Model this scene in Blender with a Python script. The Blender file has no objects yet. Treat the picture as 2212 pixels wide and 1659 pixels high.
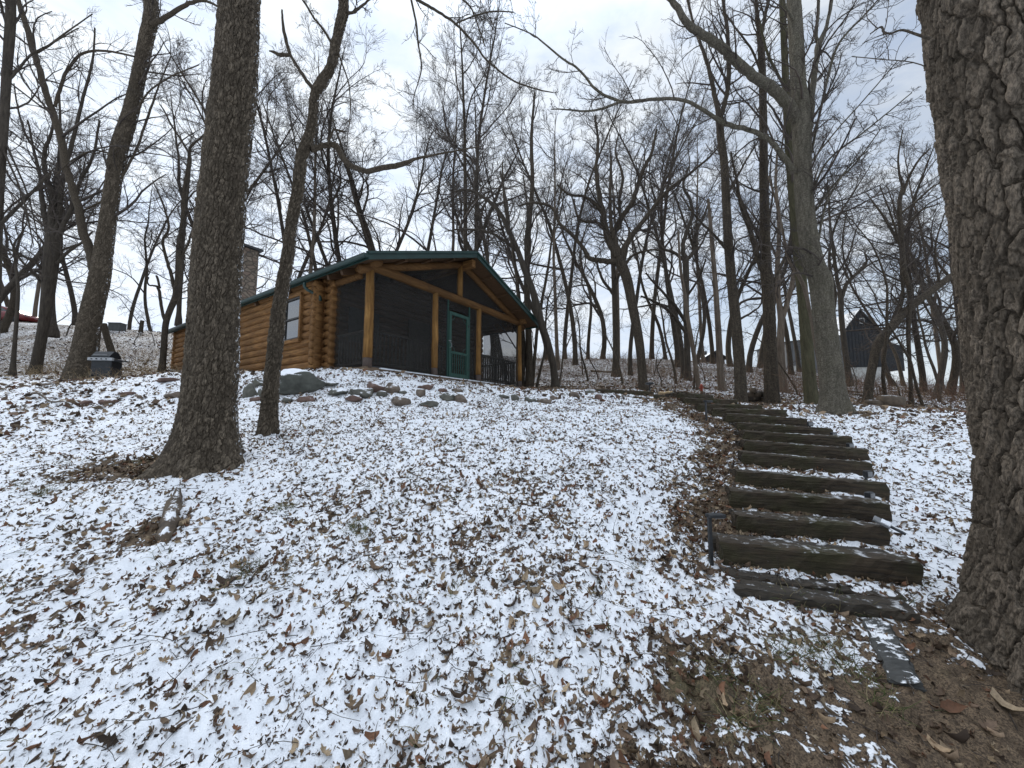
import bpy, math, random
import numpy as np
from mathutils import Vector, Matrix

SEED = 7
rng = np.random.default_rng(SEED)
random.seed(SEED)
sc = bpy.context.scene
COL = sc.collection

# ------------------------------------------------------------------ camera geometry
F = 831.0; CX = 1106.0; CY = 829.5
PITCH = math.atan(78.5 / F)
EYE = np.array([0.0, 0.0, 1.5])
FW = np.array([0, math.cos(PITCH), math.sin(PITCH)])
UP = np.array([0, -math.sin(PITCH), math.cos(PITCH)])

def ray(px, py):
    return FW + np.array([1.0, 0, 0]) * (px - CX) / F + UP * (CY - py) / F

def W(px, py, d):
    r = ray(px, py)
    return EYE + r * (d / r[1])

def rad_px(px, py, w, d):
    """world radius of something w units wide seen at (px,py) at distance d"""
    r = ray(px, py); t = d / r[1]
    phi = math.atan(abs(px - CX) / F)
    return 0.5 * w * t / F * math.cos(phi)

cam_d = bpy.data.cameras.new("camera")
cam = bpy.data.objects.new("camera", cam_d); COL.objects.link(cam)
cam.location = EYE; cam.rotation_euler = (math.pi / 2 + PITCH, 0, 0)
cam_d.sensor_width = 36; cam_d.lens = 36 * F / 2212; cam_d.clip_start = 0.05; cam_d.clip_end = 3000
sc.camera = cam

# ------------------------------------------------------------------ noise in numpy
def _hash(ix, iy, iz, s):
    h = (ix.astype(np.int64) * 374761393 + iy.astype(np.int64) * 668265263 + iz.astype(np.int64) * 2147483647 + s * 974634777) & 0xffffffff
    h = ((h ^ (h >> 13)) * 1274126177) & 0xffffffff
    h = (h ^ (h >> 16)) & 0xffffffff
    return h.astype(np.float64) / 4294967295.0

def vnoise(x, y, z=None, s=0):
    if z is None: z = np.zeros_like(x)
    ix, iy, iz = np.floor(x), np.floor(y), np.floor(z)
    fx, fy, fz = x - ix, y - iy, z - iz
    fx = fx * fx * (3 - 2 * fx); fy = fy * fy * (3 - 2 * fy); fz = fz * fz * (3 - 2 * fz)
    r = 0
    zs = (0, 1) if np.any(fz) else (0,)
    for a in (0, 1):
        for b in (0, 1):
            for c in zs:
                w = (fx if a else 1 - fx) * (fy if b else 1 - fy) * (fz if c else 1 - fz)
                r = r + w * _hash(ix + a, iy + b, iz + c, s)
    return r

def fbm(x, y, z=None, s=0, o=3):
    r = 0; a = 1; t = 0
    for k in range(o):
        r = r + a * vnoise(x * 2 ** k, y * 2 ** k, None if z is None else z * 2 ** k, s + k); t += a; a *= .5
    return r / t

def worley(u, v, s=0, per=None, off=False):
    """F1, F2 distances and cell id; u optionally periodic with integer period per"""
    iu, iv = np.floor(u), np.floor(v)
    f1 = np.full(u.shape, 9.0); f2 = np.full(u.shape, 9.0); cid = np.zeros(u.shape); ou = cid * 0; ov = cid * 0
    for a in (-1, 0, 1):
        for b in (-1, 0, 1):
            cu, cv = iu + a, iv + b
            hu = np.mod(cu, per) if per else cu
            px = cu + _hash(hu, cv, cu * 0, s); py = cv + _hash(hu, cv, cu * 0, s + 5)
            d = np.hypot(px - u, py - v)
            idc = _hash(hu, cv, cu * 0, s + 9)
            nf = d < f1
            f2 = np.where(nf, f1, np.minimum(f2, d)); cid = np.where(nf, idc, cid); ou = np.where(nf, u - px, ou); ov = np.where(nf, v - py, ov); f1 = np.where(nf, d, f1)
    return (f1, f2, cid, ou, ov) if off else (f1, f2, cid)

# ------------------------------------------------------------------ object helpers
def tag(o, label=None, cat=None, group=None, kind=None):
    if label: o["label"] = label
    if cat: o["category"] = cat
    if group: o["group"] = group
    if kind: o["kind"] = kind
    return o

def empty(name, loc=(0, 0, 0), rz=0.0):
    o = bpy.data.objects.new(name, None); COL.objects.link(o)
    o.location = tuple(loc); o.rotation_euler = (0, 0, rz)
    o.empty_display_size = .2
    return o

def mesh_np(name, verts, faces, mat=None, parent=None, smooth=True, attrs=None):
    """faces: (N,4) or (N,3) int array, or list of such arrays"""
    verts = np.asarray(verts, dtype=np.float32).reshape(-1, 3)
    fl = faces if isinstance(faces, (list, tuple)) else [faces]
    fl = [np.asarray(f, dtype=np.int32) for f in fl if len(f)]
    me = bpy.data.meshes.new(name)
    me.vertices.add(len(verts)); me.vertices.foreach_set("co", verts.ravel())
    idx = np.concatenate([f.ravel() for f in fl]); tot = np.concatenate([np.full(len(f), f.shape[1], np.int32) for f in fl])
    st = np.concatenate([[0], np.cumsum(tot)[:-1]]).astype(np.int32)
    me.loops.add(len(idx)); me.loops.foreach_set("vertex_index", idx)
    me.polygons.add(len(tot)); me.polygons.foreach_set("loop_start", st); me.polygons.foreach_set("loop_total", tot)
    me.polygons.foreach_set("use_smooth", np.full(len(tot), smooth, dtype=bool))
    if attrs:
        for k, (typ, arr) in attrs.items():
            a = me.attributes.new(k, typ, 'POINT')
            a.data.foreach_set("value" if typ == 'FLOAT' else "color", np.asarray(arr, np.float32).ravel())
    me.update(calc_edges=True)
    if mat: me.materials.append(mat)
    o = bpy.data.objects.new(name, me); COL.objects.link(o)
    if parent is not None: o.parent = parent
    return o

class MB:
    def __init__(s): s.v = []; s.f3 = []; s.f4 = []; s.n = 0
    def add(s, v, f):
        v = np.asarray(v, float).reshape(-1, 3); f = np.asarray(f, int)
        (s.f4 if f.shape[1] == 4 else s.f3).append(f + s.n); s.v.append(v); s.n += len(v)
    def box(s, c, d, M=None, bev=0.0):
        c = np.asarray(c, float); d = np.asarray(d, float) / 2
        if bev <= 0:
            v = np.array([[x, y, z] for x in (-1, 1) for y in (-1, 1) for z in (-1, 1)], float) * d
            f = [[0, 1, 3, 2], [4, 6, 7, 5], [0, 4, 5, 1], [2, 3, 7, 6], [0, 2, 6, 4], [1, 5, 7, 3]]
            if M is not None: v = v @ np.asarray(M).T
            s.add(v + c, f); return
        b = bev
        # bevelled: 24 verts
        v = []; 
        for x in (-1, 1):
            for y in (-1, 1):
                for z in (-1, 1):
                    p = np.array([x, y, z]) * d
                    v += [p - np.array([0, y * b, z * b]), p - np.array([x * b, 0, z * b]), p - np.array([x * b, y * b, 0])]
        v = np.array(v)
        I = lambda x, y, z, a: ((x * 4 + y * 2 + z) * 3 + a)
        q = []; t = []
        q += [[I(0,0,0,0),I(0,0,1,0),I(0,1,1,0),I(0,1,0,0)],[I(1,0,0,0),I(1,1,0,0),I(1,1,1,0),I(1,0,1,0)]]
        q += [[I(0,0,0,1),I(1,0,0,1),I(1,0,1,1),I(0,0,1,1)],[I(0,1,0,1),I(0,1,1,1),I(1,1,1,1),I(1,1,0,1)]]
        q += [[I(0,0,0,2),I(0,1,0,2),I(1,1,0,2),I(1,0,0,2)],[I(0,0,1,2),I(1,0,1,2),I(1,1,1,2),I(0,1,1,2)]]
        for i in (0, 1):
            for j in (0, 1):
                q.append([I(i,j,0,0),I(i,j,1,0),I(i,j,1,1),I(i,j,0,1)])
                q.append([I(i,0,j,0),I(i,1,j,0),I(i,1,j,2),I(i,0,j,2)])
                q.append([I(0,i,j,1),I(1,i,j,1),I(1,i,j,2),I(0,i,j,2)])
                for k in (0, 1): t.append([I(i,j,k,0),I(i,j,k,1),I(i,j,k,2)])
        if M is not None: v = v @ np.asarray(M).T
        n = s.n; s.v.append(v + c); s.n += len(v)
        s.f4.append(np.array(q) + n); s.f3.append(np.array(t) + n)
    def bar(s, p0, p1, w, h, up=(0, 0, 1), bev=0.0):
        p0 = np.asarray(p0, float); p1 = np.asarray(p1, float); a = p1 - p0; L = np.linalg.norm(a); a /= L
        up = np.asarray(up, float); b = np.cross(up, a)
        if np.linalg.norm(b) < 1e-4: b = np.cross((0, 1, 0), a)
        b /= np.linalg.norm(b); c = np.cross(a, b)
        s.box((p0 + p1) / 2, (L, w, h), np.array([a, b, c]).T, bev)
    def tube(s, pts, r, sides=8, cap=True, wob=0.0, seed=0):
        pts = np.asarray(pts, float); n = len(pts); r = np.broadcast_to(np.asarray(r, float), (n,))
        T = np.gradient(pts, axis=0); T /= np.linalg.norm(T, axis=1)[:, None] + 1e-9
        ref = np.array([0, 0, 1.0]) if abs(T[n // 2][2]) < .8 else np.array([1.0, 0, 0])
        A = np.cross(T, ref); A /= np.linalg.norm(A, axis=1)[:, None]; B = np.cross(T, A)
        th = np.arange(sides) / sides * 2 * math.pi
        ring = A[:, None, :] * np.cos(th)[None, :, None] + B[:, None, :] * np.sin(th)[None, :, None]
        rr = r[:, None]
        if wob:
            R = np.random.default_rng(seed)
            rr = rr * (1 + wob * (R.random((n, sides)) - .5))
        v = pts[:, None, :] + ring * rr[..., None] if np.ndim(rr) == 2 else pts[:, None, :] + ring * rr
        i = np.arange(n - 1)[:, None] * sides; j = np.arange(sides)[None, :]; k = (j + 1) % sides
        f = np.stack([i + j, i + k, i + sides + k, i + sides + j], -1).reshape(-1, 4)
        v = v.reshape(-1, 3)
        if cap:
            v = np.vstack([v, pts[0], pts[-1]]); c0 = n * sides; c1 = c0 + 1
            jj = np.arange(sides); kk = (jj + 1) % sides
            t = np.concatenate([np.stack([jj * 0 + c0, kk, jj], -1), np.stack([jj * 0 + c1, (n - 1) * sides + jj, (n - 1) * sides + kk], -1)])
            nn = s.n; s.add(v, f); s.f3.append(t + nn)
        else: s.add(v, f)
    def poly(s, pts, thick, nrm):
        """extruded convex polygon"""
        pts = np.asarray(pts, float); nrm = np.asarray(nrm, float) * thick / 2; n = len(pts)
        v = np.vstack([pts + nrm, pts - nrm]); b = s.n; s.v.append(v); s.n += 2 * n
        for i in range(1, n - 1):
            s.f3.append(np.array([[b, b + i, b + i + 1], [b + n, b + n + i + 1, b + n + i]]))
        for i in range(n):
            j = (i + 1) % n; s.f4.append(np.array([[b + i, b + n + i, b + n + j, b + j]]))
    def build(s, name, mat, parent=None, smooth=False, attrs=None):
        fs = []
        if s.f4: fs.append(np.concatenate(s.f4))
        if s.f3: fs.append(np.concatenate(s.f3))
        return mesh_np(name, np.concatenate(s.v), fs, mat, parent, smooth, attrs)

# ------------------------------------------------------------------ materials
def new_mat(name):
    m = bpy.data.materials.new(name); m.use_nodes = True
    nt = m.node_tree; b = nt.nodes["Principled BSDF"]; return m, nt, b
def N(nt, t, **kw):
    n = nt.nodes.new(t)
    for k, v in kw.items():
        if k in n.inputs: n.inputs[k].default_value = v
        else: setattr(n, k, v)
    return n
def L(nt, a, b): nt.links.new(a, b)
def coords(nt, scale=(1, 1, 1), src='Object'):
    tc = N(nt, 'ShaderNodeTexCoord'); mp = N(nt, 'ShaderNodeMapping'); mp.inputs['Scale'].default_value = scale
    L(nt, tc.outputs[src], mp.inputs[0]); return mp.outputs[0]
def noise(nt, vec, scale, detail=4, rough=.6, dist=0.0):
    n = N(nt, 'ShaderNodeTexNoise'); n.inputs['Scale'].default_value = scale; n.inputs['Detail'].default_value = detail
    n.inputs['Roughness'].default_value = rough; n.inputs['Distortion'].default_value = dist
    L(nt, vec, n.inputs['Vector']); return n.outputs['Fac']
def ramp(nt, fac, stops, interp='LINEAR'):
    r = N(nt, 'ShaderNodeValToRGB'); r.color_ramp.interpolation = interp
    el = r.color_ramp.elements
    while len(el) < len(stops): el.new(.5)
    for e, (p, c) in zip(el, stops):
        e.position = p; e.color = tuple(c) + (1,) if len(c) == 3 else c
    L(nt, fac, r.inputs[0]); return r.outputs[0]
def mix(nt, fac, a, b, typ='MIX'):
    m = N(nt, 'ShaderNodeMix'); m.data_type = 'RGBA'; m.blend_type = typ
    for sock, v in ((m.inputs[0], fac), (m.inputs[6], a), (m.inputs[7], b)):
        if hasattr(v, 'links'): L(nt, v, sock)
        else: sock.default_value = v if not isinstance(v, tuple) or len(v) == 4 else v + (1,)
    return m.outputs[2]
def math_n(nt, op, a, b=None, c=None):
    m = N(nt, 'ShaderNodeMath', operation=op)
    for i, v in enumerate((a, b, c)):
        if v is None: continue
        if hasattr(v, 'links'): L(nt, v, m.inputs[i])
        else: m.inputs[i].default_value = v
    return m.outputs[0]
def mrange(nt, v, a, b, c=0.0, d=1.0, smooth=False):
    m = N(nt, 'ShaderNodeMapRange'); m.inputs[1].default_value = a; m.inputs[2].default_value = b
    m.inputs[3].default_value = c; m.inputs[4].default_value = d
    if smooth: m.interpolation_type = 'SMOOTHSTEP'
    L(nt, v, m.inputs[0]); return m.outputs[0]
def bump(nt, h, b, dist=.01, strength=1.0):
    n = N(nt, 'ShaderNodeBump'); n.inputs['Strength'].default_value = strength; n.inputs['Distance'].default_value = dist
    L(nt, h, n.inputs['Height']); L(nt, n.outputs[0], b.inputs['Normal'])
def attr(nt, name, out='Fac'):
    a = N(nt, 'ShaderNodeAttribute'); a.attribute_name = name; return a.outputs[out]

SNOW = (.82, .84, .87)

def bark_mat(name, dark, light, sc_=1.0, bdist=.02, furrow=1.0, moss=0.0, snow=False, attr_h=False, patch=False):
    m, nt, b = new_mat(name)
    v = coords(nt, (1, 1, .16 * 1.0)); v2 = coords(nt)
    n1 = noise(nt, v, 16 * sc_, 6, .65, .4); n2 = noise(nt, v2, 3.0 * sc_, 4, .6); n3 = noise(nt, v2, 60 * sc_, 3, .7)
    f = math_n(nt, 'ADD', math_n(nt, 'MULTIPLY', n1, .6), math_n(nt, 'MULTIPLY', n3, .4))
    c = ramp(nt, f, [(.36, dark), (.62, light)])
    c = mix(nt, mrange(nt, n2, .35, .7, 0, .45), c, tuple(x * .62 for x in light))
    if patch:
        n4 = noise(nt, v2, 30 * sc_, 4, .75, .2); c = mix(nt, mrange(nt, n4, .40, .56, .75, 0), c, tuple(x * 1.1 for x in dark))
    if attr_h:
        n4 = noise(nt, coords(nt, (1, 1, .35)), 34 * sc_, 4, .7, .3)
        c = mix(nt, mrange(nt, n4, .44, .60, 0, .85), c, tuple(x * 1.7 for x in light))
        c = mix(nt, mrange(nt, attr(nt, 'cid'), .35, .8, .55, 0), c, tuple(x * 1.1 for x in dark))
    if moss > 0:
        nm = noise(nt, v2, 2.2, 4, .6)
        c = mix(nt, mrange(nt, nm, .5 - moss * .15, .75, 0, .6 * moss), c, (.075, .075, .03))
    if snow:
        c = mix(nt, attr(nt, 'snow'), c, SNOW)
    L(nt, c, b.inputs['Base Color']); b.inputs['Roughness'].default_value = .93
    b.inputs['Specular IOR Level'].default_value = .2
    bump(nt, math_n(nt, 'ADD', math_n(nt, 'MULTIPLY', n1, furrow), math_n(nt, 'MULTIPLY', n3, .25)), b, bdist)
    return m

BARK_NEAR = bark_mat('bark_grey_brown', (.026, .020, .014), (.112, .090, .066), 1.8, .006, snow=True, attr_h=True)
BARK_PLATE = bark_mat('bark_plated', (.022, .018, .013), (.128, .104, .080), 2.6, .006, snow=True, attr_h=True)
BARK_SMOOTH = bark_mat('bark_grey_smooth', (.042, .037, .028), (.19, .168, .13), 1.2, .012, moss=.25, snow=True, patch=True)
BARK_MOSS = bark_mat('bark_mossy', (.03, .026, .016), (.10, .09, .055), 1.2, .012, moss=.45)
BARK_DARK = bark_mat('bark_dark', (.022, .018, .014), (.085, .07, .055), 1.1, .015)
BARK_MID = bark_mat('bark_mid', (.024, .019, .014), (.115, .092, .068), 1.0, .02, patch=True)
BARK_PALE = bark_mat('bark_pale', (.05, .038, .028), (.19, .15, .115), 1.0, .012)
m, nt, b = new_mat('twig_bark')
c = ramp(nt, noise(nt, coords(nt), 3, 2), [(.35, (.028, .021, .017)), (.65, (.075, .058, .046))])
L(nt, c, b.inputs['Base Color']); b.inputs['Roughness'].default_value = .9
TWIG = m

def simple_mat(name, c1, c2, scale=8, stretch=(1, 1, 1), rough=.8, bd=.004, detail=5, metal=0.0, spec=.4):
    m, nt, b = new_mat(name)
    f = noise(nt, coords(nt, stretch), scale, detail, .65)
    L(nt, ramp(nt, f, [(.33, c1), (.67, c2)]), b.inputs['Base Color'])
    b.inputs['Roughness'].default_value = rough; b.inputs['Metallic'].default_value = metal
    b.inputs['Specular IOR Level'].default_value = spec
    if bd: bump(nt, f, b, bd)
    return m

def log_mat(name, c1, c2, c3, axis):
    m, nt, b = new_mat(name)
    st = [9, 9, 9]; st[axis] = .9
    v = coords(nt, tuple(st)); v0 = coords(nt)
    g = noise(nt, v, 2.2, 6, .6, .3); big = noise(nt, v0, 1.1, 3, .5)
    vs = [3, 3, 3]; vs[axis] = 1.3
    kn = N(nt, 'ShaderNodeTexVoronoi'); kn.inputs['Scale'].default_value = 1.6; L(nt, coords(nt, tuple(vs)), kn.inputs['Vector'])
    k = mrange(nt, kn.outputs['Distance'], .07, .15, 1, 0)
    c = ramp(nt, g, [(.3, c1), (.55, c2), (.75, c3)])
    c = mix(nt, mrange(nt, big, .35, .65, 0, .75), c, tuple(x * .5 for x in c2))
    c = mix(nt, mrange(nt, noise(nt, v, 5.5, 3, .5), .58, .70, 0, .8), c, (.07, .035, .015))
    c = mix(nt, math_n(nt, 'MULTIPLY', k, .7), c, (.06, .03, .012))
    L(nt, c, b.inputs['Base Color']); b.inputs['Roughness'].default_value = .75; b.inputs['Specular IOR Level'].default_value = .2
    bump(nt, g, b, .014)
    return m
OR1, OR2, OR3 = (.10, .046, .018), (.26, .13, .046), (.42, .24, .092)
LOG_X = log_mat('stained_log_x', OR1, OR2, OR3, 0)
LOG_Y = log_mat('stained_log_y', OR1, OR2, OR3, 1)
LOG_Z = log_mat('stained_log_post', (.12, .055, .018), (.27, .14, .042), (.42, .235, .08), 2)
LOG_BEAM = log_mat('stained_log_beam', (.07, .034, .014), (.17, .085, .030), (.27, .145, .052), 0)
BOARD = simple_mat('soffit_board', (.05, .026, .012), (.11, .06, .028), 6, (12, 1, 12), .7)
DECK = simple_mat('deck_board', (.12, .08, .05), (.2, .14, .09), 5, (1, 12, 1), .75)
GREEN = simple_mat('green_painted_metal', (.008, .028, .024), (.013, .042, .036), 4, rough=.42, bd=0, spec=.5)
GREEN_DOOR = simple_mat('green_painted_wood', (.016, .055, .042), (.028, .078, .060), 9, (1, 1, .2), .5, .001)
METAL_DK = simple_mat('black_metal', (.012, .013, .015), (.03, .032, .035), 30, rough=.45, bd=0, spec=.5)
METAL_GR = simple_mat('grey_metal', (.16, .165, .17), (.26, .265, .27), 14, rough=.5, bd=0)
WIN_FR = simple_mat('window_frame_dark', (.03, .028, .025), (.06, .055, .05), 8, rough=.5, bd=0)
BLACKP = simple_mat('black_enamel', (.008, .010, .013), (.02, .023, .028), 10, rough=.35, bd=0)
RAILM = simple_mat('rail_dark_wood', (.035, .027, .02), (.07, .055, .04), 8, rough=.7, bd=0)
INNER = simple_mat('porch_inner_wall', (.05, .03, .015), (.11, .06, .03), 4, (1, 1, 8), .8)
CUT = simple_mat('cut_wood', (.30, .20, .11), (.52, .38, .22), 12, rough=.8)
ORANGE = simple_mat('orange_plastic', (.28, .05, .03), (.38, .08, .045), 6, rough=.5, bd=0)

m, nt, b = new_mat('insect_screen')
tr = N(nt, 'ShaderNodeBsdfTransparent'); df = N(nt, 'ShaderNodeBsdfDiffuse')
wv = noise(nt, coords(nt), 1.3, 4, .6)
L(nt, ramp(nt, wv, [(.3, (.034, .034, .033)), (.7, (.055, .055, .053))]), df.inputs[0])
ms = N(nt, 'ShaderNodeMixShader'); ms.inputs[0].default_value = .50
L(nt, tr.outputs[0], ms.inputs[1]); L(nt, df.outputs[0], ms.inputs[2]); L(nt, ms.outputs[0], nt.nodes['Material Output'].inputs[0])
SCREEN = m
m, nt, b = new_mat('window_glass')
b.inputs['Base Color'].default_value = (.012, .014, .016, 1); b.inputs['Roughness'].default_value = .03
b.inputs['Specular IOR Level'].default_value = 1.0; b.inputs['IOR'].default_value = 1.9
GLASS = m
m, nt, b = new_mat('snow_cover')
b.inputs['Base Color'].default_value = SNOW + (1,); b.inputs['Roughness'].default_value = .7
bump(nt, noise(nt, coords(nt), 14, 5, .6), b, .01)
SNOWM = m

def snowy(name, c1, c2, scale=5, lo=.55, hi=.75, bd=.02, amt=.5, stretch=(1, 1, 1), c3=None):
    """material with loose snow lying on upward faces"""
    m, nt, b = new_mat(name)
    v = coords(nt, stretch); f = noise(nt, v, scale, 6, .65); v0 = coords(nt)
    c = ramp(nt, f, [(.3, c1), (.7, c2)])
    if c3: c = mix(nt, mrange(nt, noise(nt, v0, 2.3, 3), .45, .65), c, c3)
    g = N(nt, 'ShaderNodeNewGeometry'); sx = N(nt, 'ShaderNodeSeparateXYZ'); L(nt, g.outputs['Normal'], sx.inputs[0])
    pn = noise(nt, v0, 9, 5, .7)
    k = math_n(nt, 'ADD', sx.outputs[2], math_n(nt, 'MULTIPLY', math_n(nt, 'SUBTRACT', pn, .5), 2.2 * amt + .3))
    k = mrange(nt, k, lo + .35 * (1 - amt), hi + .35 * (1 - amt))
    L(nt, mix(nt, k, c, SNOW), b.inputs['Base Color']); b.inputs['Roughness'].default_value = .85
    bump(nt, f, b, bd)
    return m
ROCK_G = snowy('rock_grey', (.05, .05, .04), (.15, .145, .12), 5, amt=.55)
ROCK_B = snowy('rock_brown', (.06, .047, .035), (.20, .155, .12), 5, amt=.5)
ROCK_R = snowy('rock_red', (.07, .043, .034), (.19, .12, .095), 5, amt=.45)
TIE = snowy('old_timber', (.013, .0095, .006), (.072, .050, .028), 4, .98, 1.32, .018, .75, (1, 10, 10), (.040, .036, .012))
TIE_FLAT = snowy('old_timber_flat', (.012, .010, .007), (.055, .042, .028), 4, 1.05, 1.4, .012, .8, (1, 10, 10))
DEADWOOD = snowy('dead_wood', (.045, .033, .022), (.15, .11, .075), 6, .7, .95, .01, .6)
SLATE = snowy('grey_plank', (.03, .03, .028), (.075, .075, .07), 5, 1.0, 1.15, .004, .9, (1, 8, 8))
BARNW = simple_mat('barn_siding_dark', (.018, .019, .021), (.045, .047, .05), 3, (5, 5, .3), .85, .01)
BARNG = simple_mat('barn_siding_grey', (.09, .095, .10), (.2, .2, .2), 3, (5, 5, .3), .85, .01)
FOUND = simple_mat('barn_foundation', (.38, .37, .34), (.6, .6, .57), 2, rough=.9)
ROOFSN = snowy('shed_roof', (.03, .03, .03), (.07, .07, .07), 4, .3, .6, .004, .8)

# stone chimney
m, nt, b = new_mat('fieldstone')
v = coords(nt, (1, 1, 1.3))
vo = N(nt, 'ShaderNodeTexVoronoi'); vo.inputs['Scale'].default_value = 4.2; L(nt, v, vo.inputs['Vector'])
ve = N(nt, 'ShaderNodeTexVoronoi', feature='DISTANCE_TO_EDGE'); ve.inputs['Scale'].default_value = 4.2; L(nt, v, ve.inputs['Vector'])
c = ramp(nt, vo.outputs['Color'], [(.2, (.12, .09, .065)), (.5, (.22, .17, .125)), (.8, (.17, .115, .085))])
c = mix(nt, mrange(nt, noise(nt, v, 14, 4), .3, .7, 0, .5), c, (.14, .12, .095))
c = mix(nt, mrange(nt, ve.outputs['Distance'], .01, .05, 1, 0), c, (.07, .06, .05))
L(nt, c, b.inputs['Base Color']); b.inputs['Roughness'].default_value = .9
bump(nt, mrange(nt, ve.outputs['Distance'], 0, .12), b, .05)
STONE = m

# leaves / litter: colour from attribute
def attr_mat(name, rough=.75, two=0.0):
    m, nt, b = new_mat(name)
    col = attr(nt, 'Col', 'Color')
    n = noise(nt, coords(nt), 90, 3, .6)
    L(nt, mix(nt, mrange(nt, n, .35, .7, 0, .4), col, (.03, .02, .012)), b.inputs['Base Color'])
    b.inputs['Roughness'].default_value = rough; b.inputs['Specular IOR Level'].default_value = .25
    return m
LEAFM = attr_mat('dry_leaf'); GRASSM = attr_mat('grass_blade'); STEMM = attr_mat('dry_stem')

# ------------------------------------------------------------------ terrain
CP = []
def cp(px, py, d): CP.append(W(px, py, d))
def cw(x, y, z): CP.append(np.array([x, y, z + 1.5]))      # z relative to the eye
for px in (-150, 0, 400, 800, 1106, 1500, 1900, 2212, 2400): cp(px, 1659, 1.72)
for px in (-200, 0, 250, 600, 900, 1106, 1350): cp(px, 1300, 2.52 if px > 0 else 2.5)
cp(-300, 1000, 4.5); cp(0, 1000, 4.5); cp(250, 1000, 4.45); cp(447, 1012, 4.2); cp(800, 1000, 4.5); cp(1106, 1000, 4.5); cp(1400, 1000, 4.6)
cp(580, 935, 5.5); cp(850, 920, 5.85); cp(1106, 920, 5.9); cp(1300, 915, 6.1); cp(250, 920, 5.9); cp(0, 910, 6.2)
cp(0, 855, 7.8); cp(-250, 870, 7.8); cp(100, 832, 8.6); cp(250, 817, 9.4); cp(375, 806, 9.8); cp(470, 803, 9.6)
cp(620, 855, 7.5); cp(750, 862, 7.3); cp(900, 872, 7.4); cp(1100, 862, 8.6); cp(1250, 858, 9.3); cp(1380, 872, 8.8); cp(1290, 844, 10.8)
cp(480, 862, 7.6); cp(640, 806, 8.8); cp(760, 806, 8.5); cp(850, 819, 8.6); cp(1000, 828, 10.2); cp(1110, 838, 12.0); cp(1200, 842, 12.6)
cw(-3.4, 9.5, 1.24); cw(-1.2, 13, 1.24); cw(.6, 15.2, 1.24); cw(-6, 12, 1.27); cw(-8, 14, 1.5); cw(-5, 16, 1.35); cw(-10, 17, 2.1)
# back left hill
cp(-300, 815, 15); cp(20, 812, 15.5); cp(80, 808, 14.5); cp(172, 818, 12.6); cp(300, 812, 13.0); cp(360, 803, 14.5)
for px, py, d in ((-400, 690, 30), (-150, 690, 30), (0, 695, 30), (110, 701, 30), (200, 708, 30), (300, 716, 30), (400, 720, 31), (600, 728, 33), (850, 745, 34)):
    cp(px, py, d)
    p = W(px, py, d); CP.append(p + np.array([0, 14, 0.0])); CP.append(p + np.array([0, 45, -1.0]))
for px, py, d in ((0, 760, 21), (200, 768, 21), (400, 772, 21), (-300, 760, 21)): cp(px, py, d)
cw(-6, 24, 3.0); cw(-1, 22, 2.4)
# right hill
for px, py, d in ((1100, 772, 34), (1200, 776, 35), (1300, 776, 36), (1420, 776, 38), (1520, 783, 38), (1620, 792, 40), (1720, 800, 44), (1860, 818, 52), (2000, 832, 52), (2212, 845, 52)):
    cp(px, py, d); p = W(px, py, d); CP.append(p + np.array([0, 22, 0.3])); CP.append(p + np.array([0, 50, -1.0]))
for px, py, d in ((1180, 838, 15), (1240, 836, 16), (1390, 842, 13.0), (1330, 808, 25), (1470, 822, 20), (1600, 838, 17), (1700, 846, 15.5), (1750, 834, 22), (1900, 848, 20),
                  (1601, 872, 10.2), (1667, 873, 10.4), (1754, 872, 9.6), (1805, 893, 7.9), (1877, 868, 12.5), (1969, 874, 12.5), (2050, 862, 18), (2150, 870, 15), (2050, 888, 9.5), (2212, 900, 9), (2400, 900, 9)):
    cp(px, py, d)
# stairs: bottom (first) to top; left top corner, right top corner, distances
STEPS = [((1556.5, 1168.5), (1990, 1216.5), 3.05, 2.70), ((1594, 1112), (1921, 1140), 3.45, 3.18), ((1577.5, 1057.5), (1919.5, 1086), 3.82, 3.50),
         ((1591.6, 1015.5), (1916.5, 1044), 4.22, 3.90), ((1604.5, 975.5), (1884, 999.6), 4.80, 4.50), ((1610, 951), (1874, 970.5), 5.25, 4.95),
         ((1608, 930), (1841, 944), 5.70, 5.45), ((1594, 912), (1798, 925.5), 6.15, 5.92), ((1570, 892), (1744, 904.5), 6.60, 6.42),
         ((1540, 881.5), (1700, 885.5), 7.05, 6.95), ((1509, 872), (1646, 875), 7.50, 7.50), ((1479, 859), (1594, 863), 7.95, 8.15), ((1468, 847), (1541, 853), 8.35, 9.00)]
STW = []
for (l, r, dl, dr) in STEPS:
    a = W(l[0], l[1], dl); c = W(r[0], r[1], dr); STW.append((a, c))
    u = (c - a) / np.linalg.norm(c - a)
    for p, off in ((a, -.25), (c, .3), (a, .35)):
        q = p + u * off; q = q.copy(); q[2] -= .150; CP.append(q)
cp(1860, 822, 38); cp(1860, 832, 28); cp(2000, 840, 38); cp(1940, 828, 45); cp(1780, 812, 38)
cw(1.9, 2.5, -1.19); cw(2.7, 2.25, -1.27); cw(3.05, 1.95, -1.36); cw(4.2, 2.3, -1.2); cw(3.4, 3.2, -1.02); cw(4.8, 4.6, -.62); cw(6.2, 6.3, -.1)
cw(0, -3, -1.9); cw(-5, -3, -1.8); cw(5, -3, -1.9); cw(-14, 0, -.9); cw(14, 0, -1.2); cw(-16, 8, .8); cw(16, 8, .1); cw(-30, -10, -2); cw(30, -10, -3); cw(0, -30, -5)
cw(-60, 25, 6); cw(60, 25, 1.5); cw(-90, 90, 7); cw(90, 90, 6); cw(0, 120, 6); cw(0, -100, -8); cw(-100, -40, -3); cw(100, -40, -5)
CP = np.array(CP)
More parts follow.
